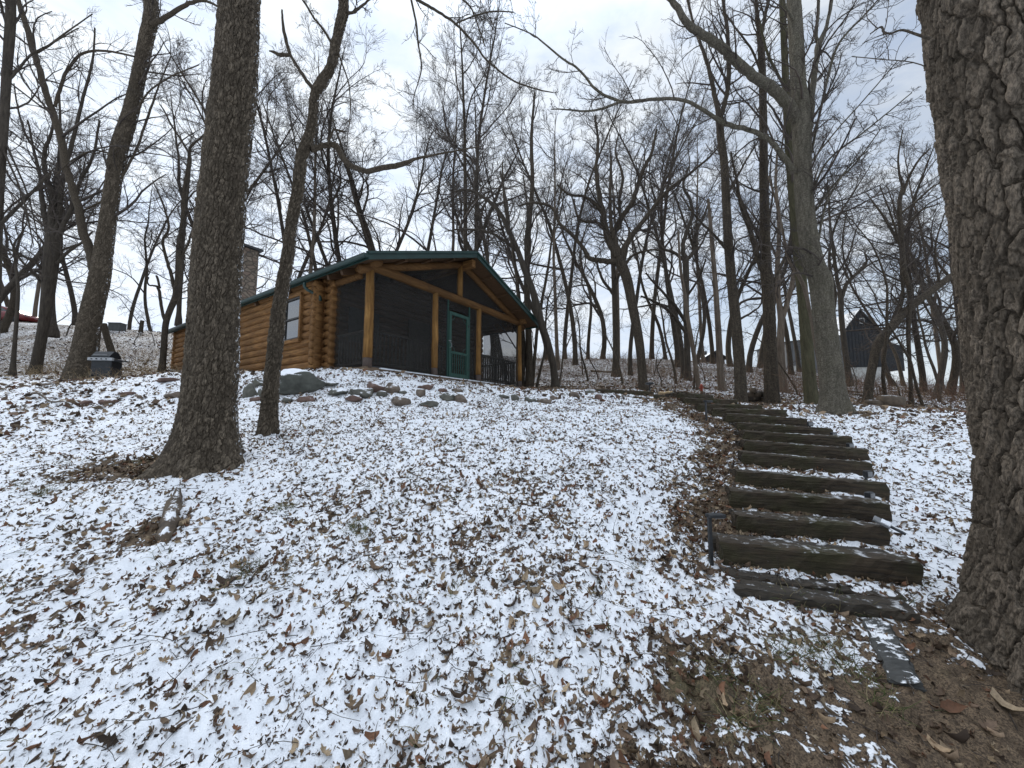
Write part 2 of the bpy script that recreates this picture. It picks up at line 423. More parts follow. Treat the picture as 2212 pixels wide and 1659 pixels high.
def _tps(d2): return np.where(d2 > 0, .5 * d2 * np.log(np.maximum(d2, 1e-12)), 0)
_n = len(CP)
_D = ((CP[:, None, :2] - CP[None, :, :2]) ** 2).sum(-1)
_A = np.zeros((_n + 3, _n + 3)); _A[:_n, :_n] = _tps(_D) + np.eye(_n) * .02
_A[:_n, _n] = 1; _A[:_n, _n + 1:] = CP[:, :2]; _A[_n, :_n] = 1; _A[_n + 1:, :_n] = CP[:, :2].T
_w = np.linalg.solve(_A, np.concatenate([CP[:, 2], [0, 0, 0]]))
def ground(x, y):
    x = np.atleast_1d(np.asarray(x, float)); y = np.atleast_1d(np.asarray(y, float)); sh = x.shape
    x = x.ravel(); y = y.ravel(); out = np.empty(len(x))
    for i in range(0, len(x), 20000):
        d2 = (x[i:i + 20000, None] - CP[None, :, 0]) ** 2 + (y[i:i + 20000, None] - CP[None, :, 1]) ** 2
        out[i:i + 20000] = _tps(d2) @ _w[:_n] + _w[_n] + _w[_n + 1] * x[i:i + 20000] + _w[_n + 2] * y[i:i + 20000]
    return out.reshape(sh)
def gz(x, y): return float(ground(x, y)[0])
def G(px, py, dmax=70):
    """first meeting of the view ray through (px,py) with the terrain"""
    r = ray(px, py); ds = np.exp(np.linspace(math.log(1.2), math.log(dmax), 500))
    P = EYE + r[None, :] * (ds / r[1])[:, None]; h = P[:, 2] - ground(P[:, 0], P[:, 1])
    k = np.where(h <= 0)[0]
    if not len(k): return P[-1], ds[-1]
    k = max(1, k[0]); t = h[k - 1] / (h[k - 1] - h[k] + 1e-12); p = P[k - 1] * (1 - t) + P[k] * t
    return p, p[1]

def micro(x, y):
    r = np.hypot(x, y)
    f = np.clip(1.3 - r / 30, .0, 1)
    warp = vnoise(x * 3, y * 3, s=3) * .6
    a = vnoise(x * 9 + warp, y * 9, s=11) - .5
    b_ = vnoise(x * 19, y * 19 + warp, s=12) - .5
    c_ = vnoise(x * 42, y * 42, s=13) - .5
    d_ = fbm(x * 1.6, y * 1.6, s=14) - .5
    return (a * .040 + b_ * .032 + c_ * .014) * np.where(r < 14, 1, f) + d_ * .07

CAB_A = W(793, 791, 9.2); CAB_A[2] = 1.3 + 1.5
CAB_RZ = math.atan2(.83, .558)
def in_cabin(x, y, m=0.0):
    c, s = math.cos(CAB_RZ), math.sin(CAB_RZ)
    dx, dy = x - CAB_A[0], y - CAB_A[1]; a = dx * c + dy * s; b_ = -dx * s + dy * c
    return (a > -.3 - m) & (a < 7 + m) & (b_ > -.05 - m) & (b_ < 13.2 + m)

def litter_map(x, y):
    """how much of the ground is bare litter or soil rather than snow (0..1)"""
    r = np.hypot(x, y)
    base = .315 + .20 * (fbm(x * .9, y * .9, s=31) - .5) - .06 * np.clip((3.2 - r) / 1.2, 0, 1) + .16 * (vnoise(x * 3.2, y * 3.2, s=32) - .5)
    lawn_far = .34 + 0 * x
    wood = np.clip((y - 11.0 - .9 * vnoise(x * .6, y * .6, s=40)) / 2.0, 0, 1)
    wood = np.where(x > 4.2, np.clip((y - 9.2) / 1.5, 0, 1), wood)
    out = base * (1 - wood) + wood * (.54 + .30 * (fbm(x * .5, y * .5, s=33) - .5))
    def blob(cx, cy, rx, ry, amt, rot=0.0):
        c, s = math.cos(rot), math.sin(rot); dx, dy = x - cx, y - cy
        u = (dx * c + dy * s) / rx; v = (-dx * s + dy * c) / ry
        q = np.sqrt(u * u + v * v) + (fbm(x * 3.5, y * 3.5, s=37) - .5) * .9
        return np.clip(1.35 - q, 0, 1) ** .7 * amt
    add = blob(1.45, 1.85, .95, .36, .34, -.05) + blob(1.0, 1.62, .5, .16, .22) + blob(2.5, 1.85, .75, .40, .42) + blob(2.35, 2.42, .75, .16, .25)
    tb = W(447, 1012, 4.2)
    add += blob(tb[0] - .75, tb[1] + .15, .65, .35, .42)
    for a, c in STW[1:]:
        add += blob(a[0] - .3, a[1] - .05, .34, .4, .22)
        m_ = (a + c) / 2; add += blob(m_[0], m_[1] + .22, .62, .22, .42)
    tb = G(350, 1150)[0]; add += blob(tb[0] - .05, tb[1] + .05, .16, .2, .4)
    tb = W(1420, 1400, 2.2); add += blob(tb[0] + .15, tb[1], .35, .25, .2)
    add = add * np.clip(.25 + 1.6 * fbm(x * 6, y * 6, s=41), .3, 1.25)
    return np.clip(out + add, 0, 1)

def soil(x, y):
    return np.clip(1.3 - np.hypot((x - 2.15) / 1.15, (y - 1.85) / .5), 0, 1)

def build_ground():
    rr = [0.0]; r = .35
    while r < 160: rr.append(r); r *= 1.0085 if r < 22 else 1.02
    rr = np.array(rr[1:])
    fr = np.arange(-61, 61.01, .15); bk = np.arange(61 + 3, 299, 3.0)
    th = np.radians(np.concatenate([fr, bk])); nth = len(th)
    X = rr[:, None] * np.sin(th)[None, :]; Y = rr[:, None] * np.cos(th)[None, :]
    Z = ground(X, Y) + micro(X, Y)
    cab = in_cabin(X, Y, -.1); Z = np.where(cab, np.minimum(Z, CAB_A[2] - .25), Z)
    lit = litter_map(X, Y)
    v = np.stack([X, Y, Z], -1).reshape(-1, 3); n = len(rr)
    i = np.arange(n - 1)[:, None] * nth; j = np.arange(nth)[None, :]; k = (j + 1) % nth
    f = np.stack([i + j, i + nth + j, i + nth + k, i + k], -1).reshape(-1, 4)
    c = len(v); v = np.vstack([v, [0, 0, gz(0, 0)]])
    t = np.stack([np.full(nth, c), np.arange(nth), (np.arange(nth) + 1) % nth], -1)
    m, nt, b = new_mat('snow_and_litter')
    V = coords(nt)
    n1 = noise(nt, V, 11, 3, .55, .8); n2 = noise(nt, V, 30, 2, .5, .6); n3 = noise(nt, V, 120, 3, .6); nb = noise(nt, V, 1.6, 3, .5)
    s = math_n(nt, 'ADD', math_n(nt, 'MULTIPLY', n1, .5), math_n(nt, 'MULTIPLY', n2, .5))
    thr = mrange(nt, attr(nt, 'litter'), 0, 1, .24, .76)
    d = math_n(nt, 'SUBTRACT', thr, s)
    mask = mrange(nt, d, -.016, .014); thin = mrange(nt, d, -.055, 0.0, 0, .22)
    lc = ramp(nt, n3, [(.30, (.028, .020, .013)), (.46, (.085, .060, .040)), (.58, (.19, .135, .085)), (.70, (.07, .05, .032))])
    lc2 = mix(nt, mrange(nt, n2, .4, .65, 0, .6), lc, (.05, .036, .024))
    lc2 = mix(nt, mrange(nt, nb, .6, .72, 0, .5), lc2, (.055, .06, .022))
    sn = mix(nt, thin, SNOW, (.30, .26, .22))
    L(nt, mix(nt, mask, sn, lc2), b.inputs['Base Color']); b.inputs['Roughness'].default_value = .8
    b.inputs['Specular IOR Level'].default_value = .25
    h = math_n(nt, 'ADD', math_n(nt, 'MULTIPLY', math_n(nt, 'SUBTRACT', 1, mask), 1.0), math_n(nt, 'MULTIPLY', n3, .5))
    bump(nt, h, b, .012)
    o = mesh_np('ground', v, [f, t], m, attrs={'litter': ('FLOAT', np.append(lit.ravel(), .3))})
    tag(o, kind='structure')
build_ground()

# ------------------------------------------------------------------ tree growing
def norm(v): return v / (np.linalg.norm(v, axis=-1, keepdims=True) + 1e-9)
def grow(P0, D0, Ln, R0, K, wig, up, rg, tip=.3):
    n = len(P0); D = norm(D0.copy()); P = P0.copy(); pts = [P.copy()]
    seg = (Ln / K)[:, None]; cur = rg.normal(0, wig * .6, (n, 3))
    for k in range(K):
        cur = cur * .6 + rg.normal(0, wig, (n, 3))
        D = D + cur; D[:, 2] += up; D = norm(D); P = P + D * seg; pts.append(P.copy())
    pts = np.stack(pts, 1); t = np.linspace(0, 1, K + 1)[None, :]
    rad = R0[:, None] * (1 - (1 - tip) * t)
    return pts, rad
def kids(pts, rad, Ln, M, t0, t1, a0, a1, l0, l1, rr, rg, rmin=.003):
    n, K1 = rad.shape; K = K1 - 1
    t = t0 + (t1 - t0) * (np.arange(M)[None, :] + rg.random((n, M))) / M
    x = np.clip(t * K, 0, K - 1e-4); i = x.astype(int); f = (x - i)[..., None]
    ar = np.arange(n)[:, None]
    P = pts[ar, i] * (1 - f) + pts[ar, i + 1] * f; T = norm(pts[ar, i + 1] - pts[ar, i])
    R = rad[ar, i] * (1 - f[..., 0]) + rad[ar, i + 1] * f[..., 0]
    q = norm(np.cross(T, rg.normal(0, 1, T.shape)))
    a = np.radians(a0 + (a1 - a0) * rg.random((n, M)))[..., None]
    D = T * np.cos(a) + q * np.sin(a)
    Lc = Ln[:, None] * (l0 + (l1 - l0) * rg.random((n, M))) * (1.15 - .65 * t)
    Rc = np.maximum(np.minimum(R * rr * (.7 + .4 * rg.random((n, M))), R * .9), rmin)
    return P.reshape(-1, 3), D.reshape(-1, 3), Lc.ravel(), Rc.ravel()
def tubes(pts, rad, sides):
    n, K1, _ = pts.shape
    T = np.empty_like(pts); T[:, 1:-1] = pts[:, 2:] - pts[:, :-2]; T[:, 0] = pts[:, 1] - pts[:, 0]; T[:, -1] = pts[:, -1] - pts[:, -2]
    T = norm(T); ref = norm(np.cross(T[:, 0], T[:, 0] + np.array([.3, .5, .8])))[:, None, :]
    A = norm(np.cross(T, np.cross(ref, T))); A = norm(ref - T * (ref * T).sum(-1, keepdims=True)); B = np.cross(T, A)
    th = np.arange(sides) / sides * 2 * math.pi
    v = pts[:, :, None, :] + (A[:, :, None, :] * np.cos(th)[:, None] + B[:, :, None, :] * np.sin(th)[:, None]) * rad[:, :, None, None]
    base = (np.arange(n) * K1 * sides)[:, None, None]; i = (np.arange(K1 - 1) * sides)[None, :, None]; j = np.arange(sides)[None, None, :]; k = (j + 1) % sides
    f = np.stack([base + i + j, base + i + k, base + i + sides + k, base + i + sides + j], -1).reshape(-1, 4)
    return v.reshape(-1, 3), f
class Acc:
    def __init__(s): s.v = []; s.f = []; s.n = 0
    def add(s, v, f): s.v.append(v); s.f.append(f + s.n); s.n += len(v)
    def tub(s, pts, rad, sides): s.add(*tubes(pts, rad, sides))
    def build(s, name, mat, parent, origin=None):
        v = np.concatenate(s.v)
        if origin is not None: v = v - origin
        return mesh_np(name, v, np.concatenate(s.f), mat, parent)
def catmull(P, per):
    P = np.asarray(P, float)
    if len(P) < 3:
        t = np.linspace(0, 1, per * (len(P) - 1) + 1)[:, None]; return P[0] * (1 - t) + P[-1] * t
    Q = np.vstack([2 * P[0] - P[1], P, 2 * P[-1] - P[-2]]); out = []
    for i in range(1, len(Q) - 2):
        for t in np.arange(per) / per:
            p0, p1, p2, p3 = Q[i - 1], Q[i], Q[i + 1], Q[i + 2]
            out.append(.5 * ((2 * p1) + (-p0 + p2) * t + (2 * p0 - 5 * p1 + 4 * p2 - p3) * t * t + (-p0 + 3 * p1 - 3 * p2 + p3) * t ** 3))
    out.append(Q[-2]); return np.array(out)

def twigs_from(acc, pts, rad, Ln, rg, M1=8, M2=6, M3=5, l1=(.18, .35), t0=.15, wig=.12, up=.06, rmin=.004, lvl=3, a=(30, 75), fine=3):
    """branches of branches of branches growing from polylines (n,K+1,3)"""
    P, D, L1, R1 = kids(pts, rad, Ln, M1, t0, 1, a[0], a[1], l1[0], l1[1], .45, rg, rmin * 1.6)
    R1 = np.minimum(R1, L1 * .016 + rmin)
    p1, r1 = grow(P, D, L1, R1, 7, wig, up, rg, .35); acc.tub(p1, r1, 4)
    P, D, L2, R2 = kids(p1, r1, L1, M2, .15, 1, 25, 65, .3, .55, .6, rg, rmin)
    p2, r2 = grow(P, D, L2, R2, 5, wig, up, rg, .4); acc.tub(p2, r2, 3)
    if lvl >= 3:
        P, D, L3, R3 = kids(p2, r2, L2, M3, .15, 1, 20, 60, .35, .65, .7, rg, rmin * .75)
        p3, r3 = grow(P, D, L3, R3, fine, wig, up, rg, .5); acc.tub(p3, r3, 3)

# ---- forest tree kinds (each later copied)
def make_kind(H, R, seed, fork=.35, spread=1.0, wig=.06, limbs=9, curv=.10, bark=BARK_MID, M=(8, 6, 5), lean=0.0):
    rg = np.random.default_rng(seed)
    root = empty('bare_tree')
    d0 = np.array([[lean, rg.normal(0, .03), 1.0]])
    tp, tr_ = grow(np.array([[0, 0, -.4]]), d0, np.array([H]), np.array([R]), 22, wig * .8, .02, rg, .10)
    t = np.linspace(0, 1, 23); R *= .86; tr_[0] = R * ((1 - t) ** .75 * .92 + .08); tr_[0, 0] *= 1.5; tr_[0, 1] *= 1.08
    a = Acc(); a.tub(tp, tr_, 12); trunk = a.build('trunk', bark, root)
    ac = Acc()
    P, D, L1, R1 = kids(tp, tr_, np.array([H]), limbs, fork, .97, 22, 58, .26 * spread, .48 * spread, .62, rg, .02)
    p1, r1 = grow(P, D, L1, R1, 12, curv, .045, rg, .16); ac.tub(p1, r1, 6)
    P, D, L2, R2 = kids(p1, r1, L1, M[0], .18, 1, 25, 65, .28, .5, .6, rg, .010)
    p2, r2 = grow(P, D, L2, R2, 8, curv * 1.3, .05, rg, .25); ac.tub(p2, r2, 4)
    for pp, rr_, LL, m in ((p2, r2, L2, M[1]),):
        P, D, L3, R3 = kids(pp, rr_, LL, m, .12, 1, 18, 48, .36, .66, .6, rg, .0085)
        p3, r3 = grow(P, D, L3, R3, 5, curv * 1.0, .07, rg, .4); ac.tub(p3, r3, 3)
        P, D, L4, R4 = kids(p3, r3, L3, M[2], .1, 1, 15, 42, .4, .8, .7, rg, .0060)
        p4, r4 = grow(P, D, L4, R4, 3, curv * .9, .06, rg, .5); ac.tub(p4, r4, 3)
    twigs_from(ac, tp[:, 10:], tr_[:, 10:], np.array([H * .5]), rg, 18, 6, 5, (.12, .25), 0, .12, .05, .0070)
    ac.build('crown', TWIG, root)
    return root
KINDS = [make_kind(20, .21, 101, .34, 1.0, .035, 10, .10), make_kind(22, .19, 102, .42, .85, .03, 9, .08, BARK_DARK), make_kind(18, .24, 103, .25, 1.2, .05, 11, .15, BARK_DARK),
         make_kind(19, .18, 104, .38, .9, .06, 9, .12, BARK_MID, lean=.12), make_kind(16, .26, 105, .22, 1.3, .07, 11, .19, BARK_MID), make_kind(21, .17, 106, .45, .8, .025, 10, .08, BARK_PALE),
         make_kind(17, .20, 107, .28, 1.1, .08, 10, .17, BARK_DARK, lean=-.16), make_kind(23, .22, 108, .40, .9, .03, 11, .09, BARK_MID)]
used = [False] * len(KINDS)
def copy_tree(o, parent=None):
    c = o.copy(); COL.objects.link(c)
    if parent is not None: c.parent = parent
    for ch in list(o.children): copy_tree(ch, c)
    return c
def forest(px, py, d, kind, s, rot, label, group):
    if py is None: p = W(px, 800, d)
    else: p, d = (W(px, py, d), d)
    o = KINDS[kind] if not used[kind] else copy_tree(KINDS[kind]); used[kind] = True
    z = gz(p[0], p[1])
    o.location = (p[0], p[1], z); o.scale = (s, s, s * 1.0); o.rotation_euler = (0, 0, rot)
    return tag(o, label, 'tree', group)

ordn = ['first', 'second', 'third', 'fourth', 'fifth', 'sixth', 'seventh', 'eighth', 'ninth', 'tenth', 'eleventh', 'twelfth', 'thirteenth', 'fourteenth', 'fifteenth', 'sixteenth', 'seventeenth', 'eighteenth', 'nineteenth']
zones = [
 # (phrase, group, [(px, d, kind, scale)])
 ('of the bare trees rising behind the cabin roof', 'bare trees behind the cabin roof',
  [(560, 24, 3, 1.0), (596, 34, 7, 1.1), (622, 30, 1, 1.1), (655, 26, 5, 1.05), (690, 36, 0, 1.2), (722, 29, 6, 1.15), (752, 30, 2, 1.15), (788, 34, 7, 1.15), (820, 29, 4, 1.15), (862, 27, 3, 1.1), (905, 34, 1, 1.3), (940, 29, 2, 1.2), (966, 33, 5, 1.25), (1000, 26, 0, 1.1), (1032, 34, 7, 1.25), (1066, 29, 4, 1.2), (1096, 24, 6, 1.05)]),
 ('of the bare hilltop trees between cabin and gnarled oak', 'bare trees on the hilltop right of the cabin',
  [(1182, 34, 2, 1.1), (1205, 27, 5, 1.0), (1220, 36, 1, 1.25), (1243, 30, 0, 1.1), (1270, 38, 3, 1.2), (1302, 36, 4, 1.1), (1336, 38, 5, 1.25), (1362, 24, 1, .85), (1408, 38, 7, 1.2)]),
 ('of the bare slope trees between gnarled oak and woodpile', 'bare trees on the slope behind the steps',
  [(1440, 38, 3, 1.15), (1464, 30, 2, 1.0), (1474, 22, 1, .8), (1502, 34, 6, 1.1), (1520, 40, 5, 1.3), (1540, 36, 0, 1.1), (1578, 34, 4, 1.1)]),
 ('of the bare trees standing behind the big forked trunk', 'bare trees behind the forked trunk',
  [(1618, 30, 2, 1.05), (1640, 38, 7, 1.2), (1708, 32, 0, 1.1), (1726, 40, 1, 1.2), (1775, 28, 3, 1.05), (1790, 40, 5, 1.2)]),
 ('of the bare trees around the dark barn', 'bare trees around the barn',
  [(1925, 32, 4, .85), (1950, 38, 3, 1.1), (1990, 26, 2, .9), (2012, 19, 6, .8), (2030, 33, 5, 1.1), (2046, 24, 4, .95), (2075, 30, 1, 1.1), (2120, 22, 2, .9), (2180, 26, 4, .9)]),
 ('of the bare trees on the left hill behind the grill', 'bare trees on the left hill',
  [(-60, 22, 2, 1.0), (-8, 26, 4, 1.0), (20, 38, 7, 1.1), (62, 33, 5, 1.0), (150, 34, 2, .95), (205, 40, 3, 1.1), (272, 38, 1, 1.0), (325, 36, 6, .85), (405, 22, 0, .95), (430, 30, 4, 1.0), (470, 24, 6, .95), (510, 30, 1, 1.15)]),
]
for phrase, group, lst in zones:
    for i, (px, d, k, s) in enumerate(sorted(lst)):
        forest(px, None, d, k, s, rng.random() * 6.28, f"{ordn[i]} from the left {phrase}", group)

# ---- saplings
def make_sapling(H, R, seed, wig=.08, bark=BARK_MID):
    rg = np.random.default_rng(seed); root = empty('sapling')
    tp, tr_ = grow(np.array([[0, 0, -.15]]), np.array([[rg.normal(0, .06), 0, 1.0]]), np.array([H]), np.array([R]), 14, wig, .03, rg, .15)
    a = Acc(); a.tub(tp, tr_, 7); a.build('trunk', bark, root)
    ac = Acc(); twigs_from(ac, tp, tr_, np.array([H]), rg, 16, 6, 4, (.12, .28), .25, .14, .04, .0045)
    ac.build('crown', TWIG, root); return root
SK = [make_sapling(5.5, .045, 201), make_sapling(4.2, .035, 202, .12), make_sapling(7, .06, 203, .06), make_sapling(3.2, .028, 204, .14)]
sused = [False] * 4
szones = [('of the thin saplings beyond the timber retaining beams', [(1158, 15.5, 2), (1206, 17, 0), (1258, 24, 0), (1271, 20, 2), (1292, 22, 1), (1345, 18, 0), (1412, 24, 1), (1428, 16, 3), (1460, 18, 2), (1496, 15, 0), (1522, 20, 1)]),
          ('of the thin saplings in the brush near the barn', [(1720, 14, 1), (1745, 17, 0), (1850, 16, 3), (1909, 12.5, 2), (1940, 15, 1), (1988, 11.5, 0), (2022, 14, 2)]),
          ('of the thin saplings on the left hill by the grill', [(65, 22, 0), (285, 24, 3), (302, 29, 1), (330, 24, 3), (-20, 18, 2), (135, 26, 1)])]
for phrase, lst in szones:
    for i, (px, d, k) in enumerate(sorted(lst)):
        p = W(px, 800, d); o = SK[k] if not sused[k] else copy_tree(SK[k]); sused[k] = True
        o.location = (p[0], p[1], gz(p[0], p[1])); s = .85 + .3 * rng.random(); o.scale = (s, s, s); o.rotation_euler = (0, 0, rng.random() * 6.28)
        tag(o, f"{ordn[i]} from the left {phrase}", 'sapling', 'thin saplings')

# ---- authored trees: limbs given as (px, py, width) lists
def limb_path(pts, d0, d1, per=4):
    n = len(pts); ds = np.linspace(d0, d1, n)
    P = np.array([W(p[0], p[1], d) for p, d in zip(pts, ds)]); R = np.array([rad_px(p[0], p[1], p[2], d) for p, d in zip(pts, ds)])
    Q = catmull(np.column_stack([P, R]), per)
    return Q[:, :3], np.maximum(Q[:, 3], .003)
def trunk_mesh(P, R, nu, nz, depth, cell, asp=3.2, flare=.5, fh=.35, lobes=5, seed=0, snow=None, ridge=.25, flk=3.4, mat=None, parent=None, origin=None, name='trunk', zmin=None):
    """bark-ridged trunk with horizontal rings; P: (n,3) path bottom to top"""
    z0, z1 = P[0, 2], P[-1, 2]; z = np.linspace(z0, z1, nz)
    cx = np.interp(z, P[:, 2], P[:, 0]); cy = np.interp(z, P[:, 2], P[:, 1]); R0 = np.interp(z, P[:, 2], R)
    th = np.arange(nu) / nu * 2 * math.pi; TH, Z = np.meshgrid(th, z)
    rg = np.random.default_rng(seed); base = z0 + .25
    hgt = np.maximum(Z - base, 0)
    lob = sum(a * np.cos(TH * k + ph) for k, a, ph in ((lobes, .55, rg.random() * 6), (lobes - 2, .35, rg.random() * 6), (2, .25, rg.random() * 6)))
    fl = flare * np.exp(-hgt / fh) * (1 + .9 * lob)
    RR = R0[:, None] * (1 + np.maximum(fl, -.05) + .035 * np.cos(TH * 3 + 2 * Z * .3 + 1) + .03 * (fbm(TH * 2 * 0 + np.cos(TH) * 1.5 + 5, Z * 1.1, np.sin(TH) * 1.5 + 5, s=seed) - .5))
    rm = R0[:, None]; per = max(6, int(round(2 * math.pi * R0.mean() / cell)))
    cx3, cz3 = np.cos(TH) * rm, np.sin(TH) * rm
    wu = (fbm(cx3 / (cell * 2.5) + 50, cz3 / (cell * 2.5) + 50, Z / (cell * asp), s=seed + 3, o=2) - .5) * 1.1
    wf = (fbm(cx3 / (cell * .5) + 50, cz3 / (cell * .5) + 50, Z / (cell * .9), s=seed + 6, o=2) - .5) * .55
    U = TH / (2 * math.pi) * per + wu + wf; V = Z / (cell * asp) + wf * .8 + wu * .2
    f1, f2, cid, du, dv = worley(U, V, seed + 4, per, True)
    sm = lambda q, e_: np.clip(q / e_, 0, 1) ** 2 * (3 - 2 * np.clip(q / e_, 0, 1))
    wid = .10 + .16 * vnoise(U * .7, V * 1.1, s=seed + 12)
    e = sm(f2 - f1, wid)
    g1, g2, gid, gu, gv = worley(U * 1.7 + 31.7 + wf, V * flk + wu, seed + 8, None, True)           # plates cracked into flakes
    fine = fbm(U * 5, V * 16, s=seed + 1, o=3) - .5
    h = e * (.62 + .32 * (cid - .5) + .30 * (gid - .5) - gv * .13 + gu * (cid - .5) * .5) * (.82 + .18 * sm(g2 - g1, .14)) + fine * (.16 + ridge * .2) + .14
    RR = RR + (h - .8) * depth
    X = cx[:, None] + RR * np.cos(TH); Y = cy[:, None] + RR * np.sin(TH)
    v = np.stack([X, Y, Z], -1).reshape(-1, 3)
    if origin is not None: v = v - origin
    i = np.arange(nz - 1)[:, None] * nu; j = np.arange(nu)[None, :]; k = (j + 1) % nu
    f = np.stack([i + j, i + k, i + nu + k, i + nu + j], -1).reshape(-1, 4)
    sn = np.zeros_like(Z)
    if snow:
        for (sdir, width, amt) in snow:
            ang = np.abs((TH - sdir + math.pi) % (2 * math.pi) - math.pi)
            band = np.clip(1 - ang / width, 0, 1)
            q = vnoise(U * 2.3 + 3, V * 7, s=seed + 21) * .6 + vnoise(U * 5, V * 16, s=seed + 22) * .4
            sn = np.maximum(sn, np.clip((band ** .5 * amt * .36 + q + (h - .6) * .15 - 1.02) * 14, 0, 1))
    return mesh_np(name, v, f, mat, parent, attrs={'cid': ('FLOAT', (cid * .5 + gid * .5).ravel()), 'snow': ('FLOAT', sn.ravel())})

def author_tree(name, label, trunk, d, limbs, bark, trunkopt=None, group=None, tw=None, seed=0, sides=14, d1=None, root_drop=.15):
    """trunk: [(px,py,w)] bottom->top; limbs: [(pts, d0, d1, twig options or None)]"""
    d1 = d if d1 is None else d1
    P, R = limb_path(trunk, d, d1, 6)
    P = np.vstack([P[0] - np.array([0, 0, .35]), P]); R = np.append(R[0], R)
    o = P[1].copy(); root = empty(name, o); tag(root, label, 'tree', group)
    rg = np.random.default_rng(1000 + seed)
    if trunkopt: trunk_mesh(P, R, mat=bark, parent=root, origin=o, seed=seed, **trunkopt)
    else:
        RR = R.copy(); RR[0] *= 1.5; RR[1] *= 1.35
        if len(RR) > 2: RR[2] *= 1.12
        a = Acc(); a.tub(P[None], RR[None], sides); a.build('trunk', bark, root, o)
    if limbs or tw:
        ac = Acc(); al = Acc()
        for lm in limbs:
            pts, e0, e1 = lm[0], lm[1], lm[2]; opt = lm[3] if len(lm) > 3 else {}
            lp, lr = limb_path(pts, e0, e1, 5); lp = lp + rg.normal(0, 1, lp.shape) * lr[:, None] * .12
            al = Acc(); al.tub(lp[None], lr[None], 9 if lr.max() > .04 else 6); al.build('limb', bark, root, o)
            if opt is not None:
                o_ = dict(M1=9, M2=6, M3=5, l1=(.2, .4), t0=.1); o_.update(opt)
                Lm = np.array([np.linalg.norm(np.diff(lp, axis=0), axis=1).sum()]); Lm = Lm * o_.pop('ls', 1.0)
                twigs_from(ac, lp[None], lr[None], Lm, rg, **o_)
        if tw:
            o_ = dict(M1=12, M2=6, M3=5, l1=(.1, .22), t0=.5); o_.update(tw)
            Lm = np.array([np.linalg.norm(np.diff(P, axis=0), axis=1).sum()])
            twigs_from(ac, P[None], R[None], Lm, rg, **o_)
        if ac.v: ac.build('crown', TWIG, root, o)
    return root

# T1 big trunk on the left
author_tree('walnut_tree', 'big straight furrowed trunk with spreading roots, in front of the log cabin',
    [(447, 1012, 150), (452, 894, 128), (460, 774, 121), (465, 650, 115), (474, 500, 111), (487, 350, 104), (504, 200, 101), (517, 0, 90), (530, -250, 80), (540, -600, 66)], 4.35,
    [([(530, -200, 30), (600, -260, 22), (700, -330, 14), (820, -420, 8)], 4.4, 5.2, dict(ls=.6)), ([(525, -240, 28), (440, -330, 20), (330, -420, 12)], 4.4, 4.8, dict(ls=.6))], BARK_NEAR,
    dict(nu=460, nz=1100, depth=.036, cell=.040, asp=3.6, ridge=.3, flare=.50, fh=.26, lobes=5, snow=[(.50, .62, 1.0)]), seed=3)
# T2 crooked thin tree
author_tree('crooked_tree', 'thin crooked dark tree with a low snaking limb, beside the snow-capped boulder',
    [(580, 938, 47), (583, 870, 40), (590, 795, 36), (598, 720, 36), (602, 675, 34), (612, 610, 30), (623, 545, 29), (630, 480, 27), (642, 420, 28), (651, 345, 27), (666, 300, 27), (673, 270, 22), (679, 210, 21), (692, 184, 27), (712, 150, 22), (719, 130, 22), (726, 90, 22), (741, 30, 23), (742, 0, 22), (748, -80, 20), (760, -200, 14)], 5.5,
    [([(672, 321, 18), (690, 318, 13), (708, 313, 13), (726, 315, 14), (744, 345, 14), (762, 360, 13), (792, 369, 12), (828, 363, 12), (870, 354, 11), (903, 342, 6), (948, 333, 4.5), (993, 324, 3.5), (1040, 316, 2)], 5.5, 5.9, dict(M1=6, t0=.62, l1=(.08, .2), M2=4, M3=3)),
     ([(706, 314, 6), (714, 295, 5), (721, 280, 5), (732, 282, 6), (744, 285, 5)], 5.5, 5.5, None),
     ([(686, 196, 12), (672, 187, 9), (660, 171, 9), (642, 143, 8), (627, 117, 8), (615, 75, 8), (611, 50, 6), (609, 21, 4)], 5.5, 5.4, None),
     ([(627, 119, 8), (603, 118, 9), (592, 113, 7), (581, 110, 3)], 5.45, 5.4, None),
     ([(717, 95, 6), (697, 62, 6), (678, 39, 5), (664, 15, 5), (648, -8, 4)], 5.5, 5.3, dict(M1=5)),
     ([(745, 27, 9), (758, 28, 6), (768, 24, 6), (785, 10, 5), (801, -3, 4), (840, -30, 3)], 5.5, 5.4, dict(M1=5)),
     ([(730, 112, 3.5), (740, 140, 3.5), (753, 180, 3), (757, 230, 2.5), (754, 275, 1.5)], 5.5, 5.3, dict(M1=5, M3=2, l1=(.1, .3))),
     ([(748, -70, 14), (820, -60, 10), (880, -14, 7), (920, 10, 6), (948, 27, 5.5), (984, 51, 5), (1026, 96, 4.5), (1051, 129, 4), (1103, 171, 3.5), (1157, 192, 3), (1195, 200, 2)], 5.5, 6.4, dict(M1=12, M2=5, M3=4, l1=(.06, .2))),
     ([(887, -6, 5), (898, 45, 4.5), (903, 90, 4), (910, 150, 3), (895, 205, 2), (893, 235, 1.5)], 5.8, 5.8, dict(M1=6, M3=3, l1=(.1, .3))),
     ([(984, 51, 3), (1010, 40, 3), (1060, 25, 3), (1110, 26, 2)], 6.0, 6.2, dict(M1=5, M3=3)),
     ([(995, -5, 3.5), (1018, 18, 3.5), (1034, 60, 3), (1048, 100, 2.5)], 6.0, 6.2, dict(M1=5, M3=3))], BARK_NEAR,
    dict(nu=190, nz=900, depth=.028, cell=.036, asp=3.0, ridge=.3, flare=.20, fh=.15, lobes=4, snow=[(.40, .65, .95)]), seed=5)
